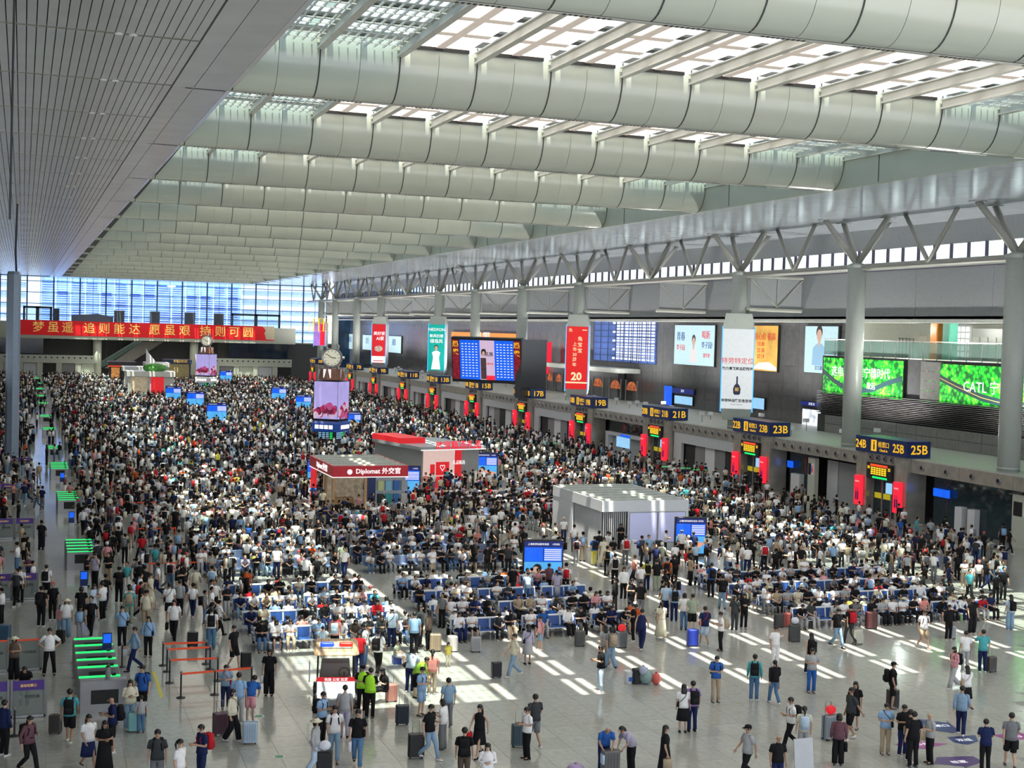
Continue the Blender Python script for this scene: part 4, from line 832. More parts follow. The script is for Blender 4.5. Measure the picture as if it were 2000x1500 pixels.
        m.bev((pel.x+.16, pel.y-.10, pel.z+.0), (pel.x+.24, pel.y+.10, pel.z+.17), .02); m.loft([pel+Vv((.2, -.02, .16)), spi+Vv((.14, -.155, .05)), che+Vv((.02, -.165, .0)), che+Vv((-.07, -.15, .09)), nec+Vv((-.09, -.02, .03)), che+Vv((-.08, .13, .09)), che+Vv((-.02, .165, -.02)), spi+Vv((.13, .16, .03)), pel+Vv((.2, .03, .16))], [(.013, .007)]*9, 5)
    me = m.mesh(part, mt, part not in ('phone', 'strap')); PC[key] = me; return me
C_ = dict(W=(.90, .90, .90), K=(.012, .012, .014), N=(.015, .025, .09), G=(.20, .21, .22), g=(.42, .43, .44), B=(.03, .12, .42), b=(.30, .48, .72), l=(.52, .66, .80), T=(.09, .42, .46), C=(.72, .68, .52), e=(.45, .36, .25), R=(.55, .02, .03), P=(.72, .35, .38), O=(.65, .12, .03), y=(.70, .62, .10), v=(.30, .18, .45), L=(.45, .42, .55), J=(.10, .20, .36), j=(.25, .38, .52), E=(.12, .09, .07), M=(.15, .07, .09), D=(.05, .055, .06), q=(.35, .40, .30), S=(.75, .30, .26), a=(.30, .55, .06), F=(.45, .95, .05))
CN = dict(W='white', K='black', N='navy', G='dark grey', g='light grey', B='blue', b='pale blue', l='ice blue', T='teal', C='cream', e='beige', R='red', P='pink', O='rust red', y='yellow', v='purple', L='lilac', J='dark denim', j='light denim', E='brown', M='maroon', D='charcoal', q='sage green', S='salmon', a='olive green', F='neon yellow')
SKIN = [(.52, .31, .21), (.58, .36, .25), (.45, .26, .17), (.62, .40, .29)]
bagcount = 0
def person(x, y, rz, kind, top, bot, hair='short', sleeve='', legs='', extra='', label='', group=None, h=1.0, hairc=(.010, .008, .007), cat='person', z=0, shoe=None):
    t = thing('person', label, cat, (x, y, z), rz, group, scale=(h, h, h)); sk = random.choice(SKIN)
    obj('body', body_mesh(kind), parent=t, color=sk)
    obj('shirt' if sleeve != 'dress' else 'dress', part_mesh('shirt', kind, sleeve), parent=t, color=C_[top])
    if sleeve != 'dress': obj('skirt' if legs == 'skirt' else ('shorts' if legs == 'shorts' else 'trousers'), part_mesh('skirt' if legs == 'skirt' else 'trousers', kind, legs if legs != 'skirt' else ''), parent=t, color=C_[bot])
    obj('shoes', part_mesh('shoes', kind), parent=t, color=shoe or random.choice([(.75, .75, .75), (.02, .02, .02), (.7, .7, .68), (.1, .1, .1)]))
    if hair != 'bald': obj('hair', part_mesh('hair', kind, '' if hair == 'short' else hair), parent=t, color=hairc)
    obj('face', part_mesh('face', kind), parent=t)
    if 'c' in extra: obj('cap', part_mesh('cap', kind), parent=t, color=C_['W'] if 'w' in extra else C_['K'])
    if 's' in extra: obj('sun_hat', part_mesh('cap', kind, 'sun'), parent=t, color=C_['C'])
    if 'V' in extra: obj('safety_vest', part_mesh('shirt', kind, 'vest'), parent=t, color=C_['F']).scale = (1.04, 1.08, 1.0)
    def held(nm, pm, cc, lab, ct, sub=None):
        o = obj(nm, part_mesh(pm, kind), parent=None, color=cc, label=lab, cat=ct); o.matrix_world = t_matrix(x, y, z, rz, h)
        if sub:
            for s_ in sub: obj(s_[0], part_mesh(s_[1], kind), parent=o, color=s_[2])
    who = label
    def short(pre):
        w_ = (pre+who).split(); return ' '.join(w_[:16])
    if 'p' in extra: held('phone', 'phone', (.02, .02, .02), short('phone held by '), 'phone')
    for ch, cc, cn in (('k', 'K', 'black'), ('r', 'R', 'red'), ('u', 'l', 'pale blue'), ('n', 'e', 'beige')):
        if 'B'+ch in extra: held('backpack', 'backpack', C_[cc], short(cn+' backpack on '), 'backpack', [('strap', 'strap', C_[cc]), ('pocket', 'pocket', tuple(c*.8+.01 for c in C_[cc]))])
        if 'H'+ch in extra: held('handbag', 'handbag', C_[cc], short(cn+' bag carried by '), 'bag')
        if 'X'+ch in extra: held('shoulder_bag', 'crossbag', C_[cc], short(cn+' shoulder bag on '), 'bag')
    if 'Hw' in extra: held('plastic_bag', 'handbag', (.75, .75, .78), short('white plastic bag carried by '), 'bag')
    return t
def t_matrix(x, y, z, rz, h): return Matrix.Translation((x, y, z)) @ Matrix.Rotation(rz, 4, 'Z') @ Matrix.Scale(h, 4)
def face(hdg): return math.radians(-19.3+hdg)
# px, py (feet), heading (0 faces the camera, 90 right, 180 away), pose, top, bottom, hair, sleeve, legs, extras, height, label tail
HAND = '''39 1176 180 stand W K short - - - 1 beside the glass gate panels at the left edge
90 1172 180 stand W K short - shorts Bk 1 near the left glass gates
80 1224 170 stand K K short - - cBk 1.05 standing behind the uniformed guard at the left
129 1247 20 stand W j long - wide s 1 with a sun hat left of the green turnstiles
118 1242 10 stand P j bob - - - .78 child beside the woman in the sun hat
158 1220 190 stand K K bob - - - 1 behind the green turnstiles
181 1214 80 phone l j bob dress - - 1 facing a man in white behind the turnstiles
200 1211 250 phone W K short - - - 1.02 facing the woman in pale blue dress
238 1265 10 back b K short - - Xk 1.02 hands behind back between turnstiles and rope barriers
262 1310 300 walk j N short long - Hw 1 carrying a plastic bag beside the turnstiles
289 1283 0 stand b K long long - Xk .97 walking up the aisle behind the turnstiles
285 1232 0 stand C e short - - c 1.05 with a cap behind the aisle
339 1253 0 walk W K short - - Hk 1.05 big man walking just behind the rope barriers
412 1268 190 stand W J short - - Bk 1.02 behind the right end of the rope barriers
456 1306 60 pull K K short - shorts - 1 pulling a black case right of the rope barriers
525 1358 0 stand K K bob - wide Hw 1 alone on the open floor right of the rope barriers
96 1318 20 hips W K short - - - 1.05 uniformed guard with hands on hips left of the turnstiles
27 1330 10 phone E K bob vest wide s 1 with a hat at the left edge behind the glass
47 1381 20 bend K G short - - - 1 leaning over the purple glass gate
277 1400 350 stand B K short - - Bk 1.04 behind the woman in the cream cardigan
253 1424 20 phone C j long long wide p .98 in front of the yellow floor strip
275 1431 200 stand g J short - - - .72 child holding the turquoise suitcase
135 1452 190 walk T K short - shorts Bk 1.03 walking away in front of the turnstiles
56 1508 60 walkphone M K long long - Bkp 1 at the bottom left corner
8 1476 150 stand N K short long - - 1.02 cut by the left edge of the picture
172 1503 40 walk W N long - skirt - .98 in a navy pinafore at the bottom left
203 1515 30 phone K K long dress - Xk .98 at the bottom left beside the pinafore girl
219 1470 290 phone N K bald - shorts Bkp 1.05 shaven headed looking at a phone near the turnstiles
306 1545 10 stand D G short - - Bk 1.05 striped polo at the lower edge left
350 1560 70 stand W G tail - - - 1 at the lower edge left of centre
393 1532 310 phone N N short - - Br 1.05 hugging a bag at the lower edge
453 1448 75 pull C K bob long wide Xk 1 pushing the pale blue suitcase
465 1413 180 stand b g short - - - 1.02 back turned behind the woman in cream
488 1410 170 bend B P short - shorts - 1 bent over beside the pale blue suitcase
440 1384 10 phone j N short - - Xr .92 boy in front of the right rope post
252 1222 190 stand T q short - - Bn 1.02 with a patterned pack in the left aisle
722 1402 170 phone K K short - - V 1.03 traffic officer with back turned beside the cart
706 1392 20 phone K K short - - cV 1 traffic officer facing the camera beside the cart
700 1318 180 stand R N short - - - 1 behind the patrol cart
737 1318 165 walk W K short - - Bk 1.04 with a large pack behind the officers
712 1302 80 ear W J short - - Bk 1 hand at the mouth behind the cart
764 1266 190 stand l N short - - cwXk 1.02 among the benches behind the cart
808 1278 190 stand b K short - - - 1.04 between the two bench blocks
800 1352 165 bend l N short - - Xk 1.02 in bright cyan leaning over a bag
843 1356 180 stand S e tail - - - .98 in the bright patch right of the cart
812 1362 80 bend a e short long - - 1 reaching down beside the small family group
822 1398 60 phone b b short - shorts Bk 1.02 in the small group right of centre
838 1484 60 walkphone K j short - - p 1.04 walking beside the tall black case
864 1463 250 phone W G bob - wide - .96 in the group beside the black case
874 1421 200 stand j G short - - - 1 at the back of the group
615 1512 80 pull g l bob long wide s 1 in a pale bucket hat at the lower edge
652 1486 10 walk W j short - - Bk 1.02 young man in front of the patrol cart
628 1452 60 phone b K short - - Bk 1 in front of the left wheel of the cart
672 1440 180 stand g L short - - - 1.02 back turned at the front of the cart
697 1497 5 walk K J short - - HwXk 1.04 carrying plastic bags in front of the cart
935 1478 330 walk K K long vest skirt Hr .98 with a pink toy right of centre
905 1535 180 stand K E short - - Bk 1.03 back turned at the lower edge right of centre
950 1562 0 phone W W long long - - .98 at the lower edge right of centre
1043 1461 200 walk D G short - shorts - 1.04 behind the teal suitcase
1028 1482 300 phone W K short - - p .98 beside the teal suitcase
1003 1322 290 walk C j short - - - 1 pushing the small black cabin case
1030 1297 200 stand L g long long skirt Xk .96 in a lilac hoodie behind the cabin case walker
875 1302 20 stand y C bob - - - .58 toddler in yellow beside a woman
836 1270 250 stand E K bob long - - 1 in a brown jacket at the end of the benches
820 1262 80 stand D D short - - - 1.03 facing the woman in the brown jacket
653 1280 180 stand S K bob - - Bu .97 with a turquoise pack by the front bench
629 1284 180 stand l K short - - - .75 child beside the woman in salmon
1055 1270 300 stand P j short - shorts - .85 girl at the right end of the middle benches
1192 1306 200 walk G j bob - wide Bn 1 pair of friends walking away, the one in light jeans
1180 1300 200 walk g e long - - - .98 pair of friends walking away, the one with long hair
1172 1351 280 phone K l short - - - 1.04 looking down on the open floor at centre right
1252 1270 160 walk N N short vest - - 1.05 striding in a navy waistcoat
1236 1252 270 phone K K short - - - .98 behind the striding man in the waistcoat
1290 1250 190 walk C C tail dress - Xn 1 in a long cream dress
1335 1230 180 stand W J bob - - - 1 back turned left of the man in green
1351 1236 180 stand q K short - shorts - 1.05 behind the blue suitcase
1375 1263 190 walk N l short - shorts Xr 1.04 right of the blue suitcase
1407 1271 270 phone W K short - - Bn 1 with a tan pack on the open floor
1434 1233 10 stand D D bob - - Xk .97 left one of the pair in black
1452 1228 0 phone K K bob long - - .98 right one of the pair in black
1397 1371 10 phone B e short - - Bkp 1.02 alone reading a phone at centre right
1472 1368 170 stand T J short long - Bk 1.02 in a pale hooded jacket with an arm out
1511 1375 190 walk K J tail long - Hr .96 in a black and white jacket
1513 1303 20 ear W W short - - - 1 on a call behind the pair in jackets
1333 1430 180 stand W K long - skirt Xk .97 left half of the couple
1351 1428 190 stand v N short - - Bk 1.02 right half of the couple
1178 1510 10 bend B N bald - - Hu 1.04 older man behind the large grey suitcase
1232 1510 300 bend L K tail - - - 1 bending at the lower edge
1297 1525 90 stand K K long dress - Hn 1 in a black dress at the lower edge
1458 1528 290 walk g K short - - c 1.04 with a grey cap at the lower edge
1517 1545 10 stand K N bald - - - 1 older at the lower edge holding a pink ball
1543 1464 280 walkphone W K short - - Bkp 1.03 reading a phone while walking
1568 1478 175 stand C g tail - wide Bu .97 with an ice blue pack
1634 1265 30 walkphone K j short - - cp 1.03 walking in front of the right benches
1659 1257 200 walk K D short - - Br 1.02 pulling the cream suitcase
1803 1267 15 walkphone W e short - shorts Bkp 1.02 in brown shorts in front of the right benches
1852 1250 10 stand K K short long - - .95 youth with a blue sleeve behind the silver case
1898 1238 20 stand K K short - wide - 1.03 in wide trousers at the right benches
1972 1231 190 stand l j long - wide Bk 1 at the far right in front of the benches
1918 1313 180 ear T N short - - - 1.04 on a call beside the small grey case
1884 1312 190 stand W g short - - - 1 behind the woman with the patterned pack
1862 1345 290 walkphone P g bob long wide Bk .98 with a patterned pack
1886 1385 190 walk W K long - skirt Xn .96 in black and white with long hair
1582 1318 190 walk K K long vest - Bk 1 seen from behind in the sun stripes
1584 1353 0 phone g B short - - - 1.02 facing the camera in blue trousers
1742 1384 80 stand K K short - shorts cBk 1.02 leaning on a case in a black outfit
1660 1445 290 pull D K short - shorts - 1.05 pulling the silver case with red bags
1668 1424 330 stand K K long - shorts - .98 behind the man with the silver case
1636 1494 170 stand M K bob long wide Hk .97 in a brown blouse at the lower right
1728 1473 0 phone b e short - - Xk 1 holding a yellow bag at the lower right
1762 1476 20 phone K N short - - Hn 1 in the dark group at the lower right
1782 1498 190 stand K K short - - - 1.05 nearest of the dark group
1775 1488 90 stand K K short - - - 1 middle of the dark group
1815 1491 280 phone g K bald - - Hn .98 bald elder at the edge of the dark group
1876 1437 160 walk j N short long - - 1.02 striding over the floor arrows
1923 1508 180 phone N K short - - Hk 1 back turned beside the floor arrows
1972 1500 170 walk G K short - shorts Hk 1.05 at the lower right corner
1178 1106 10 stand C C long dress - - 1 in a pale dress before the white kiosk
1254 1058 10 phone W J short - - cXk 1.03 leaning on the white kiosk wall, left one
1281 1060 0 phone e K short - - Bn 1.03 leaning on the white kiosk wall, right one
1160 1104 190 stand B y short - - Bk 1 in yellow trousers before the kiosk
1221 1103 190 stand W G short - - Br 1.02 before the grey bins of the kiosk
1211 1075 0 phone K K bob - - Xk 1 at the corner of the white kiosk
1200 1144 180 stand W K short - - Bk 1.02 in the aisle below the white kiosk
1217 1172 10 stand W K long long - - 1 with long hair in the aisle below the kiosk
1262 1153 190 stand y N bob - - Bk .97 behind the man in olive
1282 1157 180 stand K q short - - - 1.03 in olive trousers in the centre aisle
1302 1151 170 stand O K short - - Bk 1 with a black pack in the centre aisle
1316 1146 180 stand K K short - - Bk 1.03 right of the man in rust red
1348 1146 100 phone e K bob - - - 1 before the right information screen
1388 1166 190 stand B K short - - Bk 1.05 back turned before the right benches
1410 1191 180 walk K j short - - BkHr 1.02 with a black pack walking to the benches
1200 1197 250 stand K K tail long wide - 1.02 in an all black outfit right of the middle benches
1232 1201 10 phone K D short vest - - 1.04 sleeveless in the centre aisle
1250 1207 340 stand K G short - - Hw 1.04 broad man in the centre aisle
1299 1209 190 stand l N short - - - 1.04 back turned left of the striped pack
1316 1213 180 stand b N short - - Bk 1.02 with a dark pack in the centre aisle
1330 1090 180 stand W K short - shorts cw 1.02 watching the right information screen, left one
1353 1096 190 stand N N short - - - 1.04 watching the right information screen, right one
1381 1098 10 phone W K bob - - s 1 with a hat right of the right information screen
1071 1165 200 walk M K short - - - 1 passing in front of the near information screen
1086 1178 190 stand L g tail - skirt Hr .98 with an orange bag at the near information screen
1030 1182 180 stand b J short - - Bu .98 with a yellow and blue pack at the near information screen
1000 1170 190 stand K D short - - - 1 left of the near information screen
925 1115 10 walk K K short - shorts - 1.03 crossing the open patch left of the near information screen
951 1122 340 stand K K short - - - .95 boy on the open patch left of the near information screen
845 1130 60 phone W e short - - c 1 on the open patch with a cap
668 1122 190 walk q J short - - - 1.04 in green walking away in the open patch
540 1130 0 stand W N short - - - 1.03 in the open patch left of the middle
622 1130 20 phone W j short - - - 1 in the open patch looking down
480 1180 180 stand O K short - shorts - 1.04 at the left end of the bench rows
330 1215 190 stand W K short - shorts XkHr 1.04 in the left aisle with a red bag
350 1205 170 stand g K short - - - 1 in the left aisle looking away
293 1190 80 walk C P tail dress - - 1 in a long pale skirt walking in the left aisle
185 1150 340 ear L K short - - - 1.05 guard with a megaphone behind the turnstiles
232 1178 190 stand K K short - - cBk 1.03 in a long dark outfit in the left aisle'''
PH = {'stand': 'standing', 'phone': 'looking down at hands', 'walk': 'walking', 'walkphone': 'walking with a phone', 'hips': 'standing', 'back': 'standing', 'ear': 'hand raised', 'pull': 'reaching', 'bend': 'bending'}
placed = []
for ln in HAND.split('\n'):
    q = ln.split(' '); px, py, hd_, kd, tp_, bt, hr, sl, lg, ex, hh = q[:11]; tail = ' '.join(q[11:])
    p = onz(float(px), float(py)); sl = '' if sl == '-' else sl; lg = '' if lg == '-' else lg; ex = '' if ex == '-' else ex
    lab = 'person in %s %s' % (CN[tp_], 'dress' if sl == 'dress' else 'top')
    if sl != 'dress' and len(tail.split()) < 9: lab += ' and %s %s' % (CN[bt], 'skirt' if lg == 'skirt' else ('shorts' if lg == 'shorts' else 'trousers'))
    lab += ', '+tail
    person(p[0], p[1], face(float(hd_)), kd, tp_, bt, hr, sl, lg, ex, ' '.join(lab.split()[:16]), h=float(hh)*1.02, hairc=(.22, .21, .2) if 'elder' in tail else (.010, .008, .007)); placed.append((p[0], p[1]))
# special seated: woman on suitcase, child on stool
p = onz(748, 1372); person(p[0], p[1], face(300), 'sitphone', 'K', 'K', 'long', 'dress', '', 'cp', 'person in a long black dress sitting on the pink suitcase near the officers'); placed.append(p[:2])
p = onz(775, 1297); person(p[0], p[1], face(70), 'sit', 'q', 'W', 'short', '', 'shorts', '', 'child in pale green sitting on the blue stool behind the cyan shirt', h=.75)
placed.append(p[:2])
# ================================================================== BENCHES
seatb = mat('blue_seat_pad', (.02, .08, .30), .45, noise=.08); fr_w = mat('white_bench_frame', (.66, .69, .74), .35, noise=.04)
SW = .62
def bench_parts():
    out = []
    sp_ = MB().bev((.04, -.52, .40), (SW-.04, -.06, .45), .03).mesh('seat', seatb)
    bk_ = MB().slab((.05, -.05, .47), (SW-.05, -.05, .47), (SW-.05, .02, .86), (.05, .02, .86), -.04).mesh('backrest', seatb)
    fr = MB().slab((.0, -.03, .44), (.04, -.03, .44), (.04, .045, .9), (.0, .045, .9), -.05).slab((SW-.04, -.03, .44), (SW, -.03, .44), (SW, .045, .9), (SW-.04, .045, .9), -.05).slab((0, .03, .86), (SW, .03, .86), (SW, .05, .91), (0, .05, .91), -.06).box((0, -.54, .38), (SW, -.50, .42)).mesh('back_frame', fr_w)
    arm = MB().box((-.02, -.46, .62), (.02, -.02, .65)).box((-.02, -.46, .40), (.02, -.42, .62)).mesh('armrest', steel)
    leg = MB().box((-.03, -.45, 0), (.03, .45, .04)).box((-.03, -.03, .04), (.03, .03, .38)).mesh('leg', steel)
    return sp_, bk_, fr, arm, leg
BP = bench_parts()
def bench(x, y, n, label, rz=0.):
    t = thing('bench', label, 'bench', (x, y, 0), rz)
    for s_ in (0, 1):
        for i in range(n):
            for me, nm in ((BP[0], 'seat'), (BP[1], 'backrest'), (BP[2], 'back_frame')):
                o = obj(nm, me, parent=t, loc=(i*SW if not s_ else (i+1)*SW, -.06 if not s_ else .06, 0)); o.rotation_euler = (0, 0, math.pi*s_)
    for i in range(n+1):
        if i % 2 == 0 or i == n: obj('armrest', BP[3], parent=t, loc=(i*SW, -.06, 0)); o = obj('armrest', BP[3], parent=t, loc=(i*SW, .06, 0)); o.rotation_euler = (0, 0, math.pi)
    for i in (0.5, n-.5): obj('leg', BP[4], parent=t, loc=(i*SW, 0, 0))
    obj('beam', MB().box((0, -.05, .34), (n*SW, .05, .40)), steel, t)
rows_ = [58.9, 62.3, 65.6, 68.9]; rowsR = [57.9, 61.2, 64.4, 67.7]
blocks = [('left', 9.2, rows_, [5, 6]), ('middle', 18.1, rows_, [5, 5, 4]), ('right', 35.2, rowsR, [6, 6, 6])]
ORD = ['front', 'second', 'third', 'fourth', 'fifth', 'sixth']
seats = []; PAL = ['W']*42+['K']*46+['D']*7+['N']*5+['G']*4+['g']*4+['B']+['b']*3+['l']*2+['C']*6+['e']*3+['R']*2+['P']*2+['O']+['y', 'T', 'L', 'M', 'q', 'S', 'E']
BOT = ['K']*40+['N']*8+['J']*8+['j']*5+['G']*7+['e']*6+['g']*4+['C']*3+['W']*2
for bn_, x0, rws, ns2 in blocks:
    for ri, ry in enumerate(rws):
        x = x0
        for bi, n in enumerate(ns2):
            bench(x, ry, n, '%s bench from the left in the %s row of the %s seating block' % (['first', 'second', 'third', 'fourth'][bi], ORD[ri], bn_))
            for i in range(n): seats.append((x+(i+.5)*SW, ry-.34, 0, bn_, ri, bi, i)); seats.append((x+(i+.5)*SW, ry+.34, math.pi, bn_, ri, bi, i))
            x += n*SW+.35
WORDN = ['first', 'second', 'third', 'fourth', 'fifth', 'sixth', 'seventh']
seats.sort(key=lambda s: s[1]-.0*s[0])
rp = random.Random(21); ind = 0; LIM = 300-len(placed); later = []
for (x, y, rot, bn_, ri, bi, i) in seats:
    if rp.random() > .88: continue
    kd = rp.choice(['sit', 'sitphone', 'sitphone', 'sitlean']); tp_ = rp.choice(PAL); bt = rp.choice(BOT)
    if any(abs(x-a)+abs(y-b) < .7 for a, b in placed): continue
    if ind >= LIM: later.append((x, y, rot)); continue
    hr = rp.choice(['short', 'short', 'short', 'long', 'bob', 'tail']); lg = rp.choice(['', '', '', 'wide', 'shorts']); ex = rp.choice(['']*7+['c', 's', 'cw', 'Bk'] if rot else ['']*9+['c', 's', 'cw']).replace('Bk', '')
    lab = 'seated person in %s top and %s, %s bench, %s seat, %s row %s, %s block' % (CN[tp_], CN[bt], WORDN[bi], WORDN[i], ORD[ri], 'facing the camera' if not rot else 'facing away', bn_)
    lab = '%s top, %s legs, %s bench, %s seat, %s row %s, %s block' % (CN[tp_], CN[bt], WORDN[bi], WORDN[i], ORD[ri], 'facing camera' if not rot else 'facing away', bn_)
    lab = 'sitter in %s, %s %s, seat %s of bench %s, %s row, %s block' % (CN[tp_], CN[bt], 'shorts' if lg == 'shorts' else 'trousers', WORDN[i], WORDN[bi], ('front-facing ' if not rot else 'rear-facing ')+ORD[ri], bn_)
    person(x, y+(.02 if not rot else -.02), rot+rp.uniform(-.15, .15), kd, tp_, bt, hr, rp.choice(['', '', '', 'long']), lg, ex, ' '.join(lab.split()[:16])); ind += 1
# ================================================================== LUGGAGE
shellm = paintm
def suitcase(x, y, rz, cc, label, s=1., handle=True, z=0):
    t = thing('suitcase', label, 'suitcase', (x, y, z), rz, scale=(s, s, s))
    obj('shell', MB().bev((-.23, -.14, .06), (.23, .14, .70), .045), shellm, t, color=cc)
    for i in range(5): obj('rib', MB().box((-.17+i*.078, -.152, .12), (-.145+i*.078, -.14, .64)), shellm, t, color=tuple(c*.8 for c in cc))
    obj('zip_band', MB().box((-.235, -.012, .06), (.235, .012, .705)), blackm, t)
    for a in (-.17, .17):
        for b in (-.1, .1): obj('wheel', MB().loft([(a-.02, b, .035), (a+.02, b, .035)], [.035, .035], 8), blackm, t)
    if handle: obj('handle', MB().loft([(-.1, .1, .68), (-.1, .1, 1.05), (.1, .1, 1.05), (.1, .1, .68)], [.011]*4, 6), steel, t)
    else: obj('grip', MB().loft([(-.08, 0, .70), (-.07, 0, .74), (.07, 0, .74), (.08, 0, .70)], [.012]*4, 6), blackm, t)
for (px, py, cc, lab, s, hd_, hn) in ((263, 1429, (.25, .55, .55), 'turquoise suitcase beside the child in grey', .95, 10, 0), (488, 1452, (.42, .55, .68), 'pale blue suitcase pushed by the woman in cream', 1.05, 10, 1), (480, 1305, (.012, .012, .014), 'black suitcase pulled by the person in black shorts', .95, 20, 1), (430, 1435, (.10, .05, .07), 'maroon suitcase between the boy and the man in grey blue', 1.1, 30, 1), (412, 1258, (.2, .5, .55), 'turquoise suitcase behind the person with the black pack at the ropes', .95, 10, 1), (376, 1264, (.02, .02, .02), 'black suitcase standing behind the rope barriers', .95, 0, 0), (764, 1370, (.5, .22, .18), 'pink suitcase under the seated woman in black', .95, 20, 1), (785, 1415, (.02, .03, .05), 'navy black suitcase standing alone right of the officers', 1.0, 15, 1), (812, 1480, (.012, .012, .014), 'tall black suitcase in front of the small group', 1.15, 10, 1), (633, 1512, (.012, .012, .014), 'black suitcase with a plastic bag at the lower edge', 1.05, 0, 0), (1013, 1458, (.05, .09, .11), 'dark teal suitcase beside the person in white and black', 1.1, 10, 1), (969, 1323, (.012, .012, .02), 'small black cabin case pushed across the sun stripes', .9, 20, 1), (1352, 1262, (.02, .05, .42), 'glossy blue suitcase in front of the man in green', 1.1, 10, 0), (1213, 1265, (.12, .13, .14), 'grey suitcase with a red bag at the end of the middle benches', 1.05, 20, 1), (1191, 1518, (.13, .13, .13), 'large grey suitcase at the lower edge', 1.25, 10, 0), (1551, 1253, (.07, .07, .07), 'large black suitcase with a plastic bag by the right front bench', 1.15, 20, 0), (1701, 1228, (.10, .03, .03), 'dark brown trunk in front of the right benches', 1.2, 10, 0), (1674, 1258, (.62, .62, .52), 'cream suitcase pulled by the person with the red pack', 1.0, 20, 1), (1858, 1247, (.4, .42, .45), 'silver cabin case held by the youth', .85, 10, 1), (1936, 1312, (.1, .09, .085), 'small grey case beside the man in teal', .95, 30, 1), (1743, 1382, (.03, .03, .03), 'black suitcase under the leaning person in black', 1.0, 10, 0), (1620, 1444, (.28, .33, .38), 'silver blue suitcase hung with red bags', 1.25, 30, 1), (850, 1272, (.42, .32, .22), 'tan suitcase at the end of the middle front bench', 1.1, 10, 0), (883, 1273, (.55, .55, .53), 'off white suitcase by the middle front bench', 1.0, 10, 0), (929, 1273, (.42, .43, .45), 'silver suitcase by the middle front bench', .95, 10, 0), (1132, 1262, (.1, .1, .1), 'black suitcase with a blue jacket by the middle benches', 1.0, 10, 1), (108, 1190, (.35, .36, .36), 'pale grey case beside the left glass gate', 1.1, 0, 0), (118, 1256, (.01, .01, .01), 'black case left of the turnstiles', .8, 0, 0), (108, 1432, (.05, .045, .04), 'dark patterned bag case leaning on the left gate', .9, 0, 0), (1520, 1225, (.05, .05, .05), 'first black suitcase at the left end of the right front bench', .95, 10, 1), (1534, 1224, (.3, .06, .05), 'red suitcase at the left end of the right front bench', .95, 10, 1), (655, 1110, (.02, .05, .3), 'blue suitcase in the open patch left of the middle', 1, 0, 1), (672, 1107, (.5, .01, .01), 'red suitcase in the open patch left of the middle', 1, 0, 1), (560, 1122, (.02, .02, .02), 'black suitcase in the open patch left of the middle', 1, 0, 1), (940, 1098, (.2, .03, .1), 'wine red suitcase above the open patch', 1, 0, 1), (855, 1100, (.6, .62, .6), 'white suitcase above the open patch', 1.1, 0, 0), (10, 1252, (.05, .12, .2), 'blue suitcase at the left edge', 1, 0, 1)):
    p = onz(px, py); suitcase(p[0], p[1], face(hd_), cc, lab, s, bool(hn))
    if 'plastic bag' in lab or 'red bag' in lab: obj('plastic_bag', MB().ball((0, 0, .14), (.2, .15, .16), 10, 7), mat('thin_plastic', (.72, .74, .8), .3, noise=.1) if 'plastic' in lab else redx, loc=(p[0], p[1]-.02, .74*s), smooth=True, label='bag lying on the '+lab.split(' with')[0].replace(' hung', ''), cat='bag')
p = onz(1228, 1334); t = thing('bucket', 'white paint bucket beside the heap of bags on the open floor', 'bucket', p); obj('body', MB().loft([(0, 0, 0), (0, 0, .46)], [.16, .19], 16), whitep, t); obj('lid', MB().loft([(0, 0, .46), (0, 0, .50)], [.2, .2], 16), whitep, t); obj('label_print', MB().box((-.08, -.2, .12), (.08, -.17, .28)), bluex, t)
p = onz(1243, 1335); obj('black_sack', MB().bev((-.2, -.15, 0), (.2, .15, .62), .08), blackm, loc=p, label='upright black bag in the heap on the open floor', cat='bag')
for (px, py, r, cc, lab) in ((1262, 1336, (.3, .24, .3), (.25, .38, .36), 'large pale green bedding bag in the heap on the floor'), (1281, 1337, (.2, .2, .24), (.65, .12, .1), 'red bag at the right of the heap on the floor'), (1256, 1318, (.18, .16, .18), (.42, .46, .6), 'pale blue round bag on top of the heap'), (1124, 1515, (.3, .25, .2), (.4, .3, .5), 'purple bag at the lower edge')):
    p = onz(px, py, 0 if py != 1318 else 0.)
    zz = .42 if py == 1318 else 0; p = onz(px, py, zz); t = obj('soft_bag', MB().ball((0, 0, r[2]), r, 12, 8), paintm, loc=p, color=cc, smooth=True, label=lab, cat='bag'); obj('knot', MB().loft([(0, 0, r[2]*1.95), (0, 0, r[2]*2.2)], [.03, .06], 8), paintm, t, color=cc)
p = onz(775, 1296); obj('stool', MB().bev((-.18, -.18, 0), (.18, .18, .33), .03), paintm, loc=p, color=(.03, .06, .3), label='small blue plastic stool under the child in pale green', cat='stool')
p = onz(1570, 1510); t = thing('sign_board', 'slanted grey sign board standing at the lower edge', 'sign', p, face(20)); obj('panel', MB().slab((-.35, 0, .1), (.35, 0, .1), (.35, .15, 1.1), (-.35, .15, 1.1), -.04), lgrey, t); obj('leg', MB().loft([(-.3, .1, 0), (-.3, .05, .5)], [.02, .02], 6), greym, t); obj('leg', MB().loft([(.3, .1, 0), (.3, .05, .5)], [.02, .02], 6), greym, t)
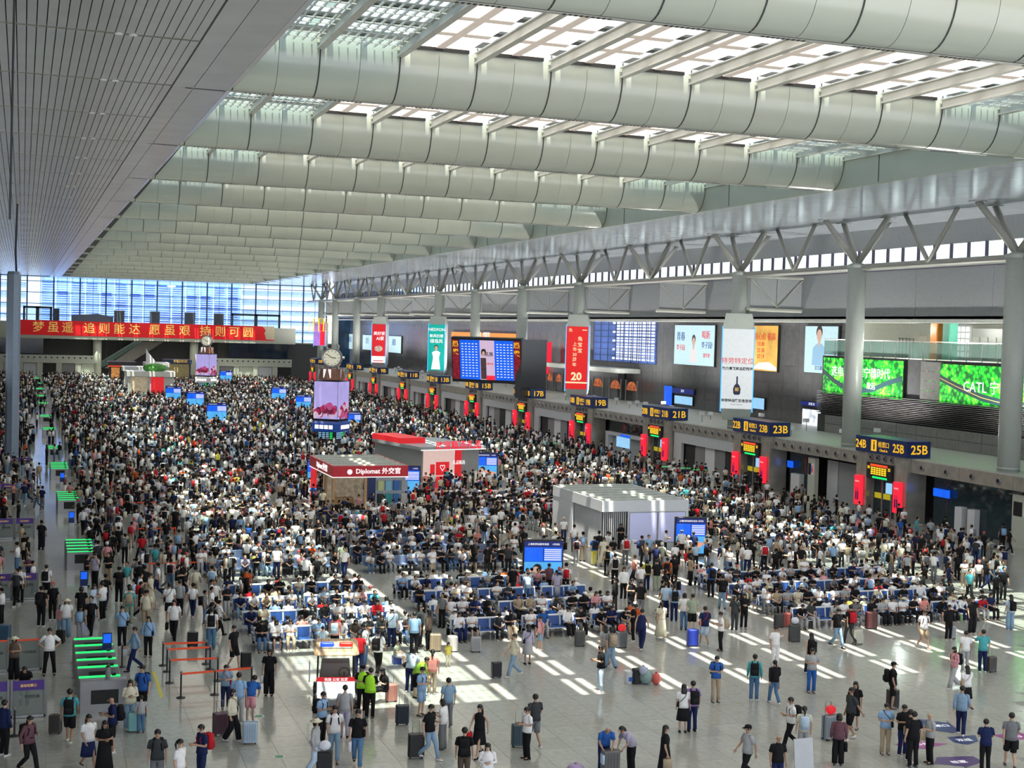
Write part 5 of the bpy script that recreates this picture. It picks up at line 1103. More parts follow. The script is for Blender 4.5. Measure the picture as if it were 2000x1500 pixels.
# ================================================================== ROPE BARRIERS
posts = [(238, 1303, 0), (318, 1300, 1), (326, 1312, 1), (331, 1334, 1), (353, 1363, 1), (402, 1297, 1), (410, 1307, 1), (425, 1330, 1), (419, 1357, 1), (491, 1350, 1), (28, 1438, 0)]
PN = ['lone black barrier post beside the green turnstiles', 'rear left post of the rope barriers', 'second rope post from the back on the left side', 'third rope post from the back on the left side', 'front left post of the rope barriers', 'rear right post of the rope barriers', 'second rope post from the back on the right side', 'third rope post from the back on the right side', 'middle post of the front orange belt', 'front right post of the rope barriers', 'black barrier post at the left edge']
PP = []
for (px, py, _), nm in zip(posts, PN):
    p = onz(px, py); PP.append(p); t = thing('barrier_post', nm, 'barrier', p)
    obj('base', MB().loft([(0, 0, 0), (0, 0, .03), (0, 0, .05)], [.17, .16, .05], 18), blackm, t); obj('tube', MB().loft([(0, 0, .05), (0, 0, .95)], [.033, .033], 10), blackm, t); obj('head', MB().loft([(0, 0, .9), (0, 0, 1.0)], [.05, .045], 10), greym, t)
for a, b, nm in ((1, 5, 'rearmost'), (2, 6, 'second'), (3, 7, 'third'), (4, 8, 'front left'), (8, 9, 'front right')):
    A_, B_ = Vv(PP[a]), Vv(PP[b]); obj('barrier_belt', MB().slab((A_.x, A_.y, .86), (B_.x, B_.y, .86), (B_.x, B_.y, .94), (A_.x, A_.y, .94), .01), beltm, label='%s orange belt of the rope barriers' % nm, cat='belt')
for i in range(9):   # barriers deeper in the left aisle
    y = 76+13*i; t = thing('crowd_barrier', '%s orange belt barrier from the camera in the left aisle crowd' % ['first', 'second', 'third', 'fourth', 'fifth', 'sixth', 'seventh', 'eighth', 'ninth'][i], 'barrier', (6.2, y, 0), group='orange belt barriers in the left aisle crowd')
    for s_ in (0, 2.6): obj('post', MB().loft([(s_, 0, 0), (s_, 0, .95)], [.03, .03], 8), beltm, t)
    obj('belt', MB().box((0, -.01, .85), (2.6, .01, .93)), beltm, t)
# ================================================================== TURNSTILES and glass gates
ORD2 = ['first', 'second', 'third', 'fourth', 'fifth', 'sixth', 'seventh', 'eighth', 'ninth', 'tenth', 'eleventh']
def turnstile(x, y, lab, g=None, front=False):
    t = thing('turnstile', lab, 'turnstile', (x, y, 0), 0, g)
    obj('cabinet', MB().bev((0, -.14, 0), (1.55, .14, .98), .04), steel, t); obj('panel', MB().box((.45, -.15, .35), (1.2, -.14, .85)), darkm, t)
    obj('green_light', MB().box((.05, -.1, .98), (1.5, .1, 1.01)), grn, t); obj('gate_wing', MB().slab((.6, .14, .25), (.6, .42, .25), (.6, .42, .9), (.6, .14, .9), .02), glass_g, t); obj('reader', MB().bev((1.2, -.06, 1.01), (1.35, .06, 1.1), .02), blackm, t)
for i, y in enumerate((51.6, 53.1, 54.3, 55.5, 56.7, 57.9)): turnstile(1.72, y, '%s turnstile with a green light strip in the near left group' % ['nearest', 'second', 'third', 'fourth', 'fifth', 'farthest'][i])
p = onz(222, 1372); t = thing('gate_end_post', 'dark grey end post in front of the nearest turnstile', 'post', (2.75, 50.9, 0)); obj('post', MB().loft([(0, 0, 0), (0, 0, 1.5)], [.09, .09], 12), greym, t); obj('cap', MB().loft([(0, 0, 1.5), (0, 0, 1.56)], [.09, .05], 12), blackm, t)
t = thing('turnstile_end_cabinet', 'grey end cabinet with a dark window at the front of the turnstiles', 'cabinet', (1.75, 50.6, 0)); obj('body', MB().bev((0, -.2, 0), (1.65, .2, 1.15), .03), steel, t); obj('window', MB().box((.4, -.215, .3), (1.35, -.2, .8)), darkm, t)
for i, (px, py) in enumerate(((140, 1112), (120, 1003), (105, 937), (95, 895), (88, 855), (82, 828), (78, 800), (75, 785), (73, 770), (70, 758), (68, 748))):
    p = onz(px, py); dy = 1.1+i*.1
    for j in range(5 if i < 3 else 3): turnstile(max(p[0], .2)-.3, p[1]+j*dy, '%s turnstile of the %s green lit group behind the nearest turnstiles' % (ORD2[j], ORD2[i]), 'farther green lit turnstiles along the left side')
for i, (px, py, n) in enumerate(((1505, 930, 0), (1352, 925, 3), (1370, 932, 0), (855, 805, 2), (800, 790, 2), (640, 778, 2), (1070, 870, 2))):
    for j in range(n): p = onz(px, py+12); turnstile(p[0]-j*1.0, p[1]+j*1.5, 'turnstile with a green light strip near the right ticket gates', 'green lit turnstiles near the right ticket gates')
purple = mat('purple_header', (.07, .03, .22), .4, emit=.1, noise=.05)
def glass_gate(x, y, w_, lab, kind_):
    t = thing('glass_gate', lab, 'gate', (x, y, 0))
    for s_ in (0, w_): obj('post', MB().box((s_-.05, -.05, 0), (s_+.05, .05, 1.36)), greym, t)
    obj('glass', MB().box((.05, -.01, .1), (w_-.05, .01, .98 if kind_ == 'purple' else 1.2)), mat('frosted_glass', (.42, .48, .46), .12, alpha=.32, noise=.03), t)
    if kind_ == 'purple':
        h_ = obj('header', MB().box((.05, -.03, .98), (w_-.05, .03, 1.32)), purple, t); text('进站检票口', .11, gold, (w_/2, -.04, 1.14), parent=h_)
    else: obj('orange_strip', MB().box((.05, -.03, 1.2), (w_-.05, .03, 1.26)), beltm, t)
    text('中国铁路', .13, blk, (w_/2+.12, -.02, .74), parent=t, ext=.002); obj('logo_ring', MB().loft([(w_/2-.28, -.015, .74), (w_/2-.28, -.03, .74)], [.07, .07], 12), greym, t); obj('foot_rail', MB().box((0, -.05, .02), (w_, .05, .1)), steel, t)
GN5 = ['nearest', 'second', 'third', 'fourth', 'fifth', 'farthest']
for i, (py, xr, kk) in enumerate(((1399, 93, 'purple'), (1308, 84, 'orange'), (1170, 76, 'purple'), (1052, 69, 'purple'), (978, 66, 'purple'), (922, 62, 'purple'))):
    p = onz(xr, py)
    for s_ in (0, 1): glass_gate(p[0]-1.22*(s_+1), p[1], 1.14, '%s panel of the %s row of %s topped glass gates at the left' % (['right', 'left'][s_], GN5[i], kk), kk)
for i, (px, py) in enumerate(((208, 1310), (163, 1175), (139, 1045), (121, 960))):
    p = onz(px, py); t = thing('face_scanner', '%s slim kiosk with a blue screen beside the left turnstiles' % ['nearest', 'second', 'third', 'farthest'][i], 'kiosk', p); obj('stand', MB().bev((-.17, -.15, 0), (.17, .15, .8), .03), whitep, t); obj('screen', MB().box((-.15, -.12, 1.15), (.15, -.08, 1.5)), scr_b, t); obj('mount', MB().box((-.18, -.08, .8), (.18, .02, 1.55)), navy, t)
# ================================================================== INFORMATION SCREENS
poster_sky = mat('sky_poster', (.10, .48, .95), .5, emit=.95, noise=.15, nscale=.8); dune = mat('dune_print', (.95, .42, .28), .5, emit=.9, noise=.1)
def info_screen(x, y, rz, lab, wd=2.2, h=2.75, z=0.1):
    t = thing('information_screen', lab, 'screen', (x, y, 0), rz); a = -wd/2
    obj('casing', MB().bev((a-.08, -.15, 0), (-a+.08, .15, h+.1), .04), blackm, t)
    obj('header', MB().box((a, -.17, h-.3), (-a, -.15, h)), scr_n, t); text('上海虹桥站候车信息', .13, whitel, (a+.75, -.18, h-.15), parent=t); text('i 问讯处', .12, whitel, (-a-.35, -.18, h-.15), parent=t)
    obj('blue_table', MB().box((a, -.17, h-1.1), (-.02, -.15, h-.32)), scr_b, t); tb = obj('timetable', MB().box((.02, -.17, h-1.1), (-a, -.15, h-.32)), scr_b, t)
    for q in range(6): obj('timetable_row', MB().box((.06, -.18, h-1.02+q*.11), (-a-.05, -.17, h-.97+q*.11)), whitel, tb)
    pc = obj('picture', MB().box((a, -.17, z+.1), (-a, -.15, h-1.12)), poster_sky, t)
    obj('printed_dune', MB().add([(a, -.175, z+.1), (.1, -.175, z+.1), (-a, -.175, z+.75), (a*.1, -.175, z+1.0), (a*.5, -.175, z+1.05), (a, -.175, z+.8)], [(0, 1, 2, 3, 4, 5)]), dune, pc)
    obj('printed_head', MB().ball((a*.35, -.18, z+.95), (.2, .01, .26), 12, 6), facep, pc); obj('printed_hair', MB().ball((a*.35+.05, -.177, z+1.07), (.24, .01, .24), 12, 6), hairp, pc); obj('printed_body', MB().ball((a*.3, -.178, z+.45), (.33, .01, .42), 12, 6), mat('white_shirt_print'), pc)
SC = [(1020, 1097, 1150, 'nearest blue information screen in the middle of the hall'), (1315, 1378, 1086, 'information screen at the right corner of the white kiosk'), (1070, 1101, 1018, 'information screen left of the white kiosk'), (760, 818, 984, 'information screen at the right front of the crimson kiosk'), (926, 970, 940, 'information screen right of the red and white kiosk'), (778, 818, 920, 'information screen left of the red and white kiosk'), (600, 614, 965, 'information screen partly hidden behind the left side of the crimson kiosk'), (405, 441, 835, 'nearest of the left middle screens'), (366, 397, 806, 'screen second behind the left middle screen'), (325, 352, 791, 'screen third behind the left middle screen'), (531, 558, 791, 'screen left of the near clock, farther one'), (578, 607, 809, 'screen just left of the near clock tower'), (678, 704, 838, 'screen just right of the near clock tower'), (430, 452, 753, 'screen right of the far clock tower'), (350, 370, 748, 'screen left of the far clock tower')]
for (xa, xb, yb, lab) in SC:
    a, b = onz(xa, yb), onz(xb, yb); c = onz((xa+xb)/2, yb); wd = (xb-xa)*c[1]/F/.97; info_screen(c[0], c[1], face(6), lab, wd, wd*1.27 if xa != 600 else 3.0); placed.append(c[:2])
# ================================================================== KIOSKS
EX = []
def kiosk_roof(t, x0, x1, y0, y1, z, m, n=5, along='x'):
    obj('roof', MB().box((x0+.1, y0+.1, z-.12), (x1-.1, y1-.1, z)), m, t)
    for i in range(n): yy = y0+.5+(y1-y0-.8)*i/(n-1) if n > 1 else y0; obj('roof_rail', MB().box((x0+.15, yy, z), (x1-.15, yy+.12, z+.12)), gater, t)
timber = mat('timber_panel', (.45, .28, .13), .5, noise=.15, nscale=4, stretch=(1, 1, 8))
k = onz(650, 932.5, 2.75); kx, ky = k[0], k[1]; kb = onz(797, 931, 2.75); KW = kb[0]-kx; KD = 8.5
t = thing('crimson_kiosk', 'luggage kiosk with a crimson sign band and grey slatted roof', 'kiosk', (kx, ky, 0), math.atan2(kb[1]-ky, KW)); EX.append((kx-.5, kx+KW+.5, ky-.5, ky+KD+.5))
fs_ = obj('front_fascia', MB().box((0, 0, 2.75), (KW, .15, 3.6)), redk, t); obj('side_fascia', MB().box((0, .15, 2.75), (.15, KD, 3.6)), redk, t); obj('back_fascia', MB().box((0, KD, 2.75), (KW, KD+.15, 3.6)), redk, t); obj('side_fascia', MB().box((KW-.15, .15, 2.75), (KW, KD, 3.6)), redk, t)
text('Diplomat 外交官', .5, whitel, (KW*.60, -.02, 3.18), parent=fs_, bold=.01); text('Diplomat 外交官', .55, whitel, (-.02, KD*.45, 3.18), (0, -1, 0), parent=fs_, bold=.012)
obj('drop_logo', MB().loft([(KW*.22, -.02, 3.15), (KW*.22, -.04, 3.15)], [.2, .2], 14), whitel, fs_); obj('light_edge', MB().box((-.02, -.03, 2.72), (KW, 0, 2.78)).box((-.03, 0, 2.72), (0, KD, 2.78)), whitel, t)
kiosk_roof(t, 0, KW, 0, KD, 3.55, gater, 6)
for x in (0, KW*.42): obj('post', MB().box((x, .05, 0), (x+.2, .3, 2.75)), timber, t)
obj('side_panel', MB().box((.02, KD*.75, 0), (.15, KD*.95, 2.75)), redx, t); obj('side_panel', MB().box((.02, KD*.3, 0), (.15, KD*.36, 2.75)), timber, t)
obj('navy_pillar', MB().box((KW*.47, .05, 0), (KW*.57, .5, 2.75)), navy, t); shf = obj('display_wall', MB().box((KW*.58, .4, 0), (KW-.1, .5, 2.75)), mat('grey_display', (.35, .4, .42), .4, noise=.1, emit=.15), t)
for i in range(4):
    for j in range(2):
        obj('display_case', MB().bev((KW*.6+i*.62, .1, .7+j*1.0), (KW*.6+i*.62+.5, .35, 1.45+j*1.0), .04), paintm, shf, color=[(.45, .5, .25), (.2, .45, .6), (.03, .12, .4), (.3, .35, .4), (.01, .02, .02), (.02, .25, .28), (.02, .12, .35), (.4, .4, .4)][i+4*(1-j)])
obj('interior', MB().box((.3, KD*.5, 0), (KW*.57, KD*.55, 2.75)), mat('lit_interior', (.5, .42, .3), .5, noise=.3, emit=.25), t); obj('shelf', MB().box((.5, 1.5, 0), (2, 2.2, 1.0)), timber, t)
# white kiosk
wh = mat('white_kiosk_panel', (.66, .70, .74), .35, noise=.02); lil = mat('lilac_lit_panel', (.50, .53, .80), .4, emit=.25, noise=.02)
k = onz(1176, 1000, 2.55); kx, ky = k[0], k[1]; b = onz(1345, 997, 2.55); KW = 6.3; rz = math.atan2(b[1]-ky, b[0]-kx); KW = math.hypot(b[0]-kx, b[1]-ky)
bk = onz(1101, 957, 3.25); KD = 9.0
t = thing('white_kiosk', 'closed white kiosk with a slatted roof and a roller grille', 'kiosk', (kx, ky, 0), rz); EX.append((kx-1, kx+KW+.8, ky-.8, ky+KD+.8))
obj('fascia', MB().box((0, 0, 2.55), (KW, .12, 3.25)), wh, t); obj('fascia', MB().box((0, .12, 2.55), (.12, KD, 3.25)), wh, t); obj('fascia', MB().box((KW-.12, .12, 2.55), (KW, KD, 3.25)), wh, t)
pn_ = obj('front_wall', MB().box((KW*.3, .02, 0), (KW, .15, 2.55)), wh, t)
for q in range(2): obj('lilac_panel', MB().box((KW*(.32+q*.33), -.01, .5), (KW*(.63+q*.33), .02, 2.45)), lil, pn_); obj('panel_frame', MB().box((KW*(.32+q*.33)-.04, -.005, .46), (KW*(.63+q*.33)+.04, .015, 2.49)), greym, pn_)
grl = obj('roller_grille', MB().box((.1, .14, 0), (KW*.3, .16, .1)), greym, t)
for q in range(12): obj('grille_bar', MB().box((.15+q*.14, .1, 0), (.2+q*.14, .14, 2.55)), lgrey, grl)
for q in range(34): obj('grille_bar', MB().box((.08, .3+q*.14, 0), (.12, .34+q*.14, 2.55)), lgrey, grl)
obj('side_wall', MB().box((.02, KD*.58, 0), (.14, KD, 2.55)), wh, t); obj('interior', MB().box((1.2, 1, 0), (KW-.2, KD-.2, 2.5)), mat('grey_interior', (.2, .22, .24), .6, noise=.15), t)
kiosk_roof(t, 0, KW, 0, KD, 3.2, mat('pale_roof', (.42, .48, .46), .4, noise=.05), 7)
for i, (px, cc) in enumerate(((1240, whitep), (1252, navy), (1272, steel), (1286, blackm))):
    p = onz(px, 1084); t = thing('waste_bin', '%s of the four bins in front of the white kiosk' % ['leftmost pale one', 'navy one', 'steel one', 'black one'][i], 'bin', p, face(8)); obj('body', MB().bev((-.22, -.2, 0), (.22, .2, .95), .03), cc, t); obj('slot', MB().box((-.12, -.21, .75), (.12, -.2, .83)), blackm, t); obj('icon', MB().box((-.07, -.21, .4), (.07, -.2, .55)), whited, t)
for i, (px, cc) in enumerate(((950, scr_l), (963, steel), (983, blackm), (1001, blackm), (1013, redx))):
    p = onz(px, 1152); t = thing('waste_bin', '%s in the row left of the nearest information screen' % ['pale blue bin', 'steel bin', 'second black bin from the right', 'black bin beside the red one', 'red bin'][i], 'bin', p, face(8)); obj('body', MB().bev((-.2, -.2, 0), (.2, .2, .95), .03), cc, t); obj('slot', MB().box((-.12, -.21, .75), (.12, -.2, .83)), blackm, t); obj('icon', MB().box((-.07, -.21, .4), (.07, -.2, .6)), whited, t)
# red and white kiosk
k = onz(828, 880, 3.2); b = onz(952, 877, 3.2); KW = b[0]-k[0]; KD = 10
t = thing('red_white_kiosk', 'kiosk with a pink lit wall and a grey roof with red lettering', 'kiosk', (k[0], k[1], 0), math.atan2(b[1]-k[1], KW)); EX.append((k[0]-2.5, k[0]+KW+2.5, k[1]-1, k[1]+KD+2.5))
obj('roof', MB().box((-.3, 0, 3.2), (KW, KD, 3.5)), mat('grey_roof_sheet', (.38, .42, .45), .3, noise=.1), t); obj('roof_light', MB().box((-.3, -.03, 3.18), (KW, 0, 3.26)), whitel, t); obj('red_roof_part', MB().box((-.3, KD*.4, 3.5), (KW*.35, KD, 4.0)), redx, t)
text('故宫甄选礼品', .8, redled, (KW*.55, -.05, 3.6), parent=t, bold=.01); obj('lit_wall', MB().box((.1, .3, 0), (KW*.52, .4, 3.2)), mat('pink_lit_wall', (.95, .68, .62), .5, emit=.75, noise=.03), t)
obj('red_column', MB().box((KW*.54, .2, 0), (KW*.62, .5, 3.2)), redx, t); text('礼品甄选', .4, whitel, (KW*.58, .18, 2), (1, 0, 0), parent=t, sx=.8); obj('grey_wall', MB().box((KW*.62, .4, 0), (KW-.5, .6, 3.2)), wallg, t); obj('side_wall', MB().box((0, .3, 0), (.1, KD, 3.2)), wallg, t)
bx = obj('printed_gift', MB().box((KW*.22, .25, .9), (KW*.43, .3, 2.1)), redx, t); obj('printed_box', MB().box((KW*.13, .25, 1.0), (KW*.2, .3, 1.9)), redx, t); text('♡', .8, whitel, (KW*.32, .22, 1.5), parent=bx); obj('counter', MB().bev((.3, -1.4, 0), (KW*.4, -.6, .9), .05), redx, t)
# far kiosks
for (xa, xb, yt, zb, lab, cc, red) in ((250, 340, 725, 3.2, 'far white kiosk nearest behind the left middle screens', (.6, .62, .6), 1), (243, 305, 716, 3.4, 'farther long white kiosk behind the first one', (.55, .58, .6), 0), (213, 265, 706, 4.2, 'far dark kiosk with a glowing red edge', (.04, .04, .045), 2), (322, 373, 702, 4.4, 'far dark navy and gold kiosk left of the far clock', (.03, .05, .10), 3), (285, 330, 708, 4.6, 'far cream kiosk with an upswept fin', (.6, .6, .55), 4)):
    dep = {1: 255, 0: 282, 2: 315, 3: 325, 4: 300}[red]; a = ony(xa, yt, dep); b = ony(xb, yt, dep); hh = max(a[2], 3.2)
    t = thing('far_kiosk', lab, 'kiosk', (a[0], dep, 0)); L = b[0]-a[0]; EX.append((a[0]-.5, b[0]+.5, dep-.5, dep+8)); obj('wall', MB().box((0, 0, 0), (L, .3, hh-.6)), paintm, t, color=tuple(c*.8 for c in cc)); obj('fascia', MB().box((-.2, -.3, hh-.9), (L+.2, 6, hh)), paintm, t, color=cc)
    if red == 1: obj('poster', MB().box((L*.5, -.1, .3), (L*.78, 0, hh-1)), redx, t); obj('lit_shop', MB().box((.5, -.1, .3), (L*.42, 0, hh-1)), mat('lit_interior'), t); obj('flower_planter', MB().ball((L*.6, 2, hh+.6), (2.2, 1, .9), 10, 6), mat('leaf_green', (.06, .25, .04), .6, noise=.5, nscale=3), t)
    if red == 2: obj('red_edge', MB().box((-.2, -.4, hh-1.1), (L+.2, -.3, hh-.9)), redt, t); obj('lit_shop', MB().box((.5, -.1, .3), (L*.4, 0, hh-1.3)), mat('warm_interior', (.8, .35, .1), .5, emit=.6, noise=.5), t)
    if red == 3: obj('gold_panel', MB().box((.4, -.1, 0), (L-.4, 0, hh-1)), mat('gold_panel', (.3, .25, .12), .4, noise=.2, emit=.1), t); text('中国邮政', .8, gold, (L*.6, -.35, hh-.4), parent=t)
    if red == 4: obj('fin', MB().slab((0, -.4, hh-1), (3, -.4, hh-1), (.4, -.4, hh+2.2), (0, -.4, hh+3), .3), whitep, t); text('中国工商银行', .7, whitel, (L*.55, -.35, hh-.4), parent=t)
# ================================================================== CLOCK TOWERS
def clock_tower(px, py, lab, white=False):
    p = onz(px, py); t = thing('clock_tower', lab, 'clock', p, face(8)-.45, scale=(.96, .96, .925)); placed.append(p[:2]); EX.append((p[0]-2.2, p[0]+2.2, p[1]-2.2, p[1]+2.2))
    obj('base', MB().bev((-1.25, -1.25, 0), (1.25, 1.25, 2.9), .2), navy if 0 else blackm, t)
    bd = obj('guide_band', MB().bev((-1.9, -1.9, 2.0), (1.9, 1.9, 3.3), .5), mat('bright_navy', (.01, .06, .32), .4, emit=.6, noise=.1) if not white else whitep, t)
    for f_, a in ((0, 0.), (1, math.pi/2)):
        R3 = Matrix.Rotation(a, 3, 'Z')
        def bx(x0, x1, y, z0, z1, m, nm, par):
            vs = [R3 @ Vv(v) for v in ((x0, y, z0), (x1, y, z0), (x1, y, z1), (x0, y, z1), (x0, y-.04, z0), (x1, y-.04, z0), (x1, y-.04, z1), (x0, y-.04, z1))]
            return obj(nm, MB().add(vs, [(4, 5, 6, 7), (0, 4, 7, 3), (1, 2, 6, 5), (3, 7, 6, 2), (0, 1, 5, 4)]), m, par)
        bx(-1.55, 1.55, -3.2 if 0 else -1.58, 3.6, 8.3, mat('violet_led', (.48, .42, .85), .4, emit=.9, noise=.12, nscale=.6), 'led_face', t)
        for c in range(22):
            rr = .18+.26*abs(math.sin(c*1.7+f_)); cx_ = -1.4+(c*7 % 22)*.135; cz_ = 3.9+1.5*abs(math.sin(c*2.3+f_*2))*(1-abs(cx_-.5)*.35); vs = [R3 @ Vv((min(1.54, max(-1.54, cx_+rr*math.cos(2*math.pi*k/12))), -1.645-.003*c, max(3.62, cz_+rr*1.2*math.sin(2*math.pi*k/12)))) for k in range(12)]
            obj('led_flower', MB().add(vs, [tuple(range(12))]), [mat('crimson_led', (.55, .03, .13), .4, emit=.6, noise=.5, nscale=1.5), mat('rose_led', (.75, .12, .35), .4, emit=.6, noise=.3), mat('dark_rose_led', (.22, .03, .08), .4, emit=.5, noise=.5), mat('pale_rose_led', (.85, .6, .8), .4, emit=.7, noise=.2)][c*5 % 4], t)
        for c in range(4): bx(-1.2+c*.62, -1.2+c*.62+.5, -1.92, 2.35, 2.85, whitel, 'icon', bd)
        for c in range(4):
            for r in range(4): bx(-1.0+c*.5, -1.0+c*.5+.35, -1.26, 1.1+r*.22, 1.2+r*.22, grn if c == 3 else scr_l, 'departure_text', t)
        bx(-.5, .5, -1.35, 8.75, 9.85, whitel if f_ == 0 else whitep, 'emblem', t)
    text('?', 1.1, blk, tuple(Matrix.Rotation(0, 3, 'Z') @ Vv((0, -1.42, 9.3))), parent=t, bold=.04)
    obj('led_core', MB().box((-1.57, -1.57, 3.3), (1.57, 1.57, 8.4)), blackm, t); obj('collar', MB().loft([(0, 0, 8.5), (0, 0, 9.9)], [1.85, 1.5], 4), mat('copper_collar', (.22, .10, .07), .4, .3, noise=.2), t)
    ck = thing('clock_head', None, None, (0, 0, 11.3), .45-.15); ck.parent = t
    cc = obj('case', MB().loft([(0, -.32, 0), (0, -.36, 0), (0, .3, 0), (0, .36, 0)], [1.1, 1.25, 1.25, 1.1], 28), steel, ck)
    obj('dial', MB().loft([(0, -.37, 0), (0, -.4, 0)], [1.03, 1.03], 28), mat('cream_dial', (.75, .75, .62), .4, emit=.29), ck)
    mk = MB()
    for i in range(12): a = i*math.pi/6; mk.loft([(.78*math.sin(a), -.42, .78*math.cos(a)), (.93*math.sin(a), -.42, .93*math.cos(a))], [.035, .035], 5)
    obj('hour_marks', mk, blk, ck)
    for L, a, r in ((.5, 1.6, .05), (.8, -.95, .035)): obj('hand', MB().loft([(0, -.44, 0), (L*math.sin(a), -.44, L*math.cos(a))], [r, r], 6), blk, ck)
    for s_ in (-1, 1):
        obj('lug', MB().loft([(s_*.6, 0, .9), (s_*.75, 0, 1.45), (s_*.55, 0, 1.75)], [.2, .16, .1], 8), steel, ck); obj('lug', MB().loft([(s_*.6, 0, -.9), (s_*.8, 0, -1.5)], [.2, .22], 8), steel, ck)
    obj('crown', MB().loft([(1.2, 0, .0), (1.5, 0, 0)], [.16, .18], 8), steel, ck)
clock_tower(645, 872, 'near clock tower like a giant watch on a violet screen column')
clock_tower(402, 764, 'far clock tower in front of the red banner', True)
# ================================================================== PATROL CART
p = onz(655, 1383); t = thing('patrol_cart', 'white open patrol cart with a tan canopy and a blue and red light bar', 'cart', p, face(8))
cw_ = mat('cart_white_paint', (.62, .66, .72), .25, noise=.04); tan = mat('tan_canopy', (.62, .42, .24), .5, noise=.05); seatg = mat('grey_brown_seat', (.20, .17, .15), .5, noise=.1)
obj('body', MB().bev((-.72, -.2, .28), (.72, 2.2, .60), .12).bev((-.70, .0, .3), (.70, .55, .98), .12), cw_, t)
obj('bonnet', MB().slab((-.68, -.45, .42), (.68, -.45, .42), (.68, .1, 1.0), (-.68, .1, 1.0), -.08), cw_, t); obj('bumper', MB().bev((-.7, -.6, .25), (.7, -.4, .5), .06), greym, t)
for s_ in (-1, 1):
    for y in (.0, 1.8): w_ = obj('wheel', MB().loft([(s_*.62, y, .26), (s_*.82, y, .26)], [.26, .26], 16), blackm, t); obj('hub', MB().loft([(s_*.82, y, .26), (s_*.84, y, .26)], [.12, .12], 10), steel, w_)
    obj('canopy_post', MB().loft([(s_*.68, .15, .98), (s_*.66, .25, 2.0)], [.03, .03], 8), blackm, t); obj('canopy_post', MB().loft([(s_*.68, 1.9, .6), (s_*.66, 1.85, 2.0)], [.03, .03], 8), blackm, t); obj('headlight', MB().ball((s_*.5, -.42, .62), (.12, .06, .08), 8, 5), whitel, t)
cp = obj('canopy', MB().bev((-.82, -.25, 2.0), (.82, 2.1, 2.12), .15), tan, t)
for q in range(5): obj('canopy_rib', MB().box((-.55+q*.27, -.15, 2.12), (-.53+q*.27, 2.0, 2.135)), mat('brown_groove', (.25, .15, .08), .5, noise=.1), cp)
lb = obj('light_bar', MB().bev((-.6, .35, 2.13), (.6, .62, 2.2), .05), greym, t); obj('blue_lamp', MB().bev((-.6, .36, 2.2), (-.1, .6, 2.33), .05), mat('blue_beacon', (.02, .12, 1), .2, emit=1.2), lb); obj('red_lamp', MB().bev((.1, .36, 2.2), (.6, .6, 2.33), .05), mat('red_beacon', (1, .03, .02), .2, emit=1.2), lb); obj('grey_lamp', MB().bev((-.1, .38, 2.2), (.1, .58, 2.3), .03), lgrey, lb)
obj('dash_banner', MB().box((-.7, -.02, .98), (.7, .04, 1.14)), redx, t); text('铁路 公安 巡逻', .13, whitel, (0, -.04, 1.06), parent=t)
for y, z in ((.95, .6), (1.75, .6)): obj('seat_cushion', MB().bev((-.6, y-.25, z), (.6, y+.25, z+.18), .06), seatg, t); obj('seat_back', MB().slab((-.58, y+.22, z+.15), (.58, y+.22, z+.15), (.52, y+.34, z+.75), (-.52, y+.34, z+.75), -.12), seatg, t)
st = obj('steering_wheel', MB().loft([(.3+.19*math.cos(a), .42+.19*math.sin(a)*.5, 1.22+.19*math.sin(a)*.8) for a in [i*math.pi/8 for i in range(17)]], [.016]*17, 6), blackm, t); obj('steering_column', MB().loft([(.3, .25, .95), (.3, .42, 1.22)], [.025, .025], 6), blackm, t)
obj('side_guard', MB().slab((-.95, .3, .9), (-.95, 1.2, .9), (-.95, 1.2, 1.6), (-.95, .3, 1.6), .05), lgrey, t)
placed.append(p[:2])
# ================================================================== FLOOR MARKS
def decal(pts, m, lab, tx=None, tc=whitel, size=.3, z=.006):
    c = (sum(p[0] for p in pts)/len(pts), sum(p[1] for p in pts)/len(pts)); d = thing('floor_sticker', lab, 'floor sticker', (c[0], c[1], 0))
    obj('sheet', MB().add([(p[0]-c[0], p[1]-c[1], z) for p in pts]+[(p[0]-c[0], p[1]-c[1], .001) for p in pts], [tuple(range(len(pts)))]), m, d)
    if tx: text(tx, size, tc, (0, 0, z+.004), (1, -.1, 0), (0, 1, 0), parent=d, ext=.001)
bd_ = mat('blue_sticker', (.03, .05, .20), .3, noise=.1); md_ = mat('magenta_sticker', (.35, .06, .30), .3, noise=.1); wd_m = mat('violet_sticker', (.10, .05, .20), .3, noise=.1); yel = mat('yellow_strip', (.75, .68, .04), .4, noise=.1)
def arrow(pxs, m, lab, tx): decal([onz(*q)[:2] for q in pxs], m, lab, tx)
arrow([(1793, 1404), (1850, 1412), (1849, 1408), (1874, 1428), (1860, 1432), (1815, 1425), (1790, 1420)], bd_, 'blue arrow on the floor behind the bald elder', '检票口')
arrow([(1850, 1440), (1905, 1436), (1911, 1448), (1890, 1455), (1862, 1450)], bd_, 'dark blue arrow at the centre of the floor stickers', '双组'); arrow([(1747, 1455), (1770, 1445), (1850, 1453), (1805, 1463)], md_, 'magenta arrow under the dark group', '往站台'); arrow([(1940, 1436), (1990, 1431), (2020, 1440), (1975, 1448)], md_, 'magenta arrow at the right edge', '出口')
arrow([(1824, 1492), (1830, 1479), (1900, 1477), (1920, 1488), (1885, 1500), (1882, 1497)], wd_m, 'violet arrow at the lower right', '检票')
decal([onz(*q)[:2] for q in ((297, 1312), (303, 1311), (319, 1361), (313, 1364))], yel, 'long yellow strip on the floor left of the rope barriers')
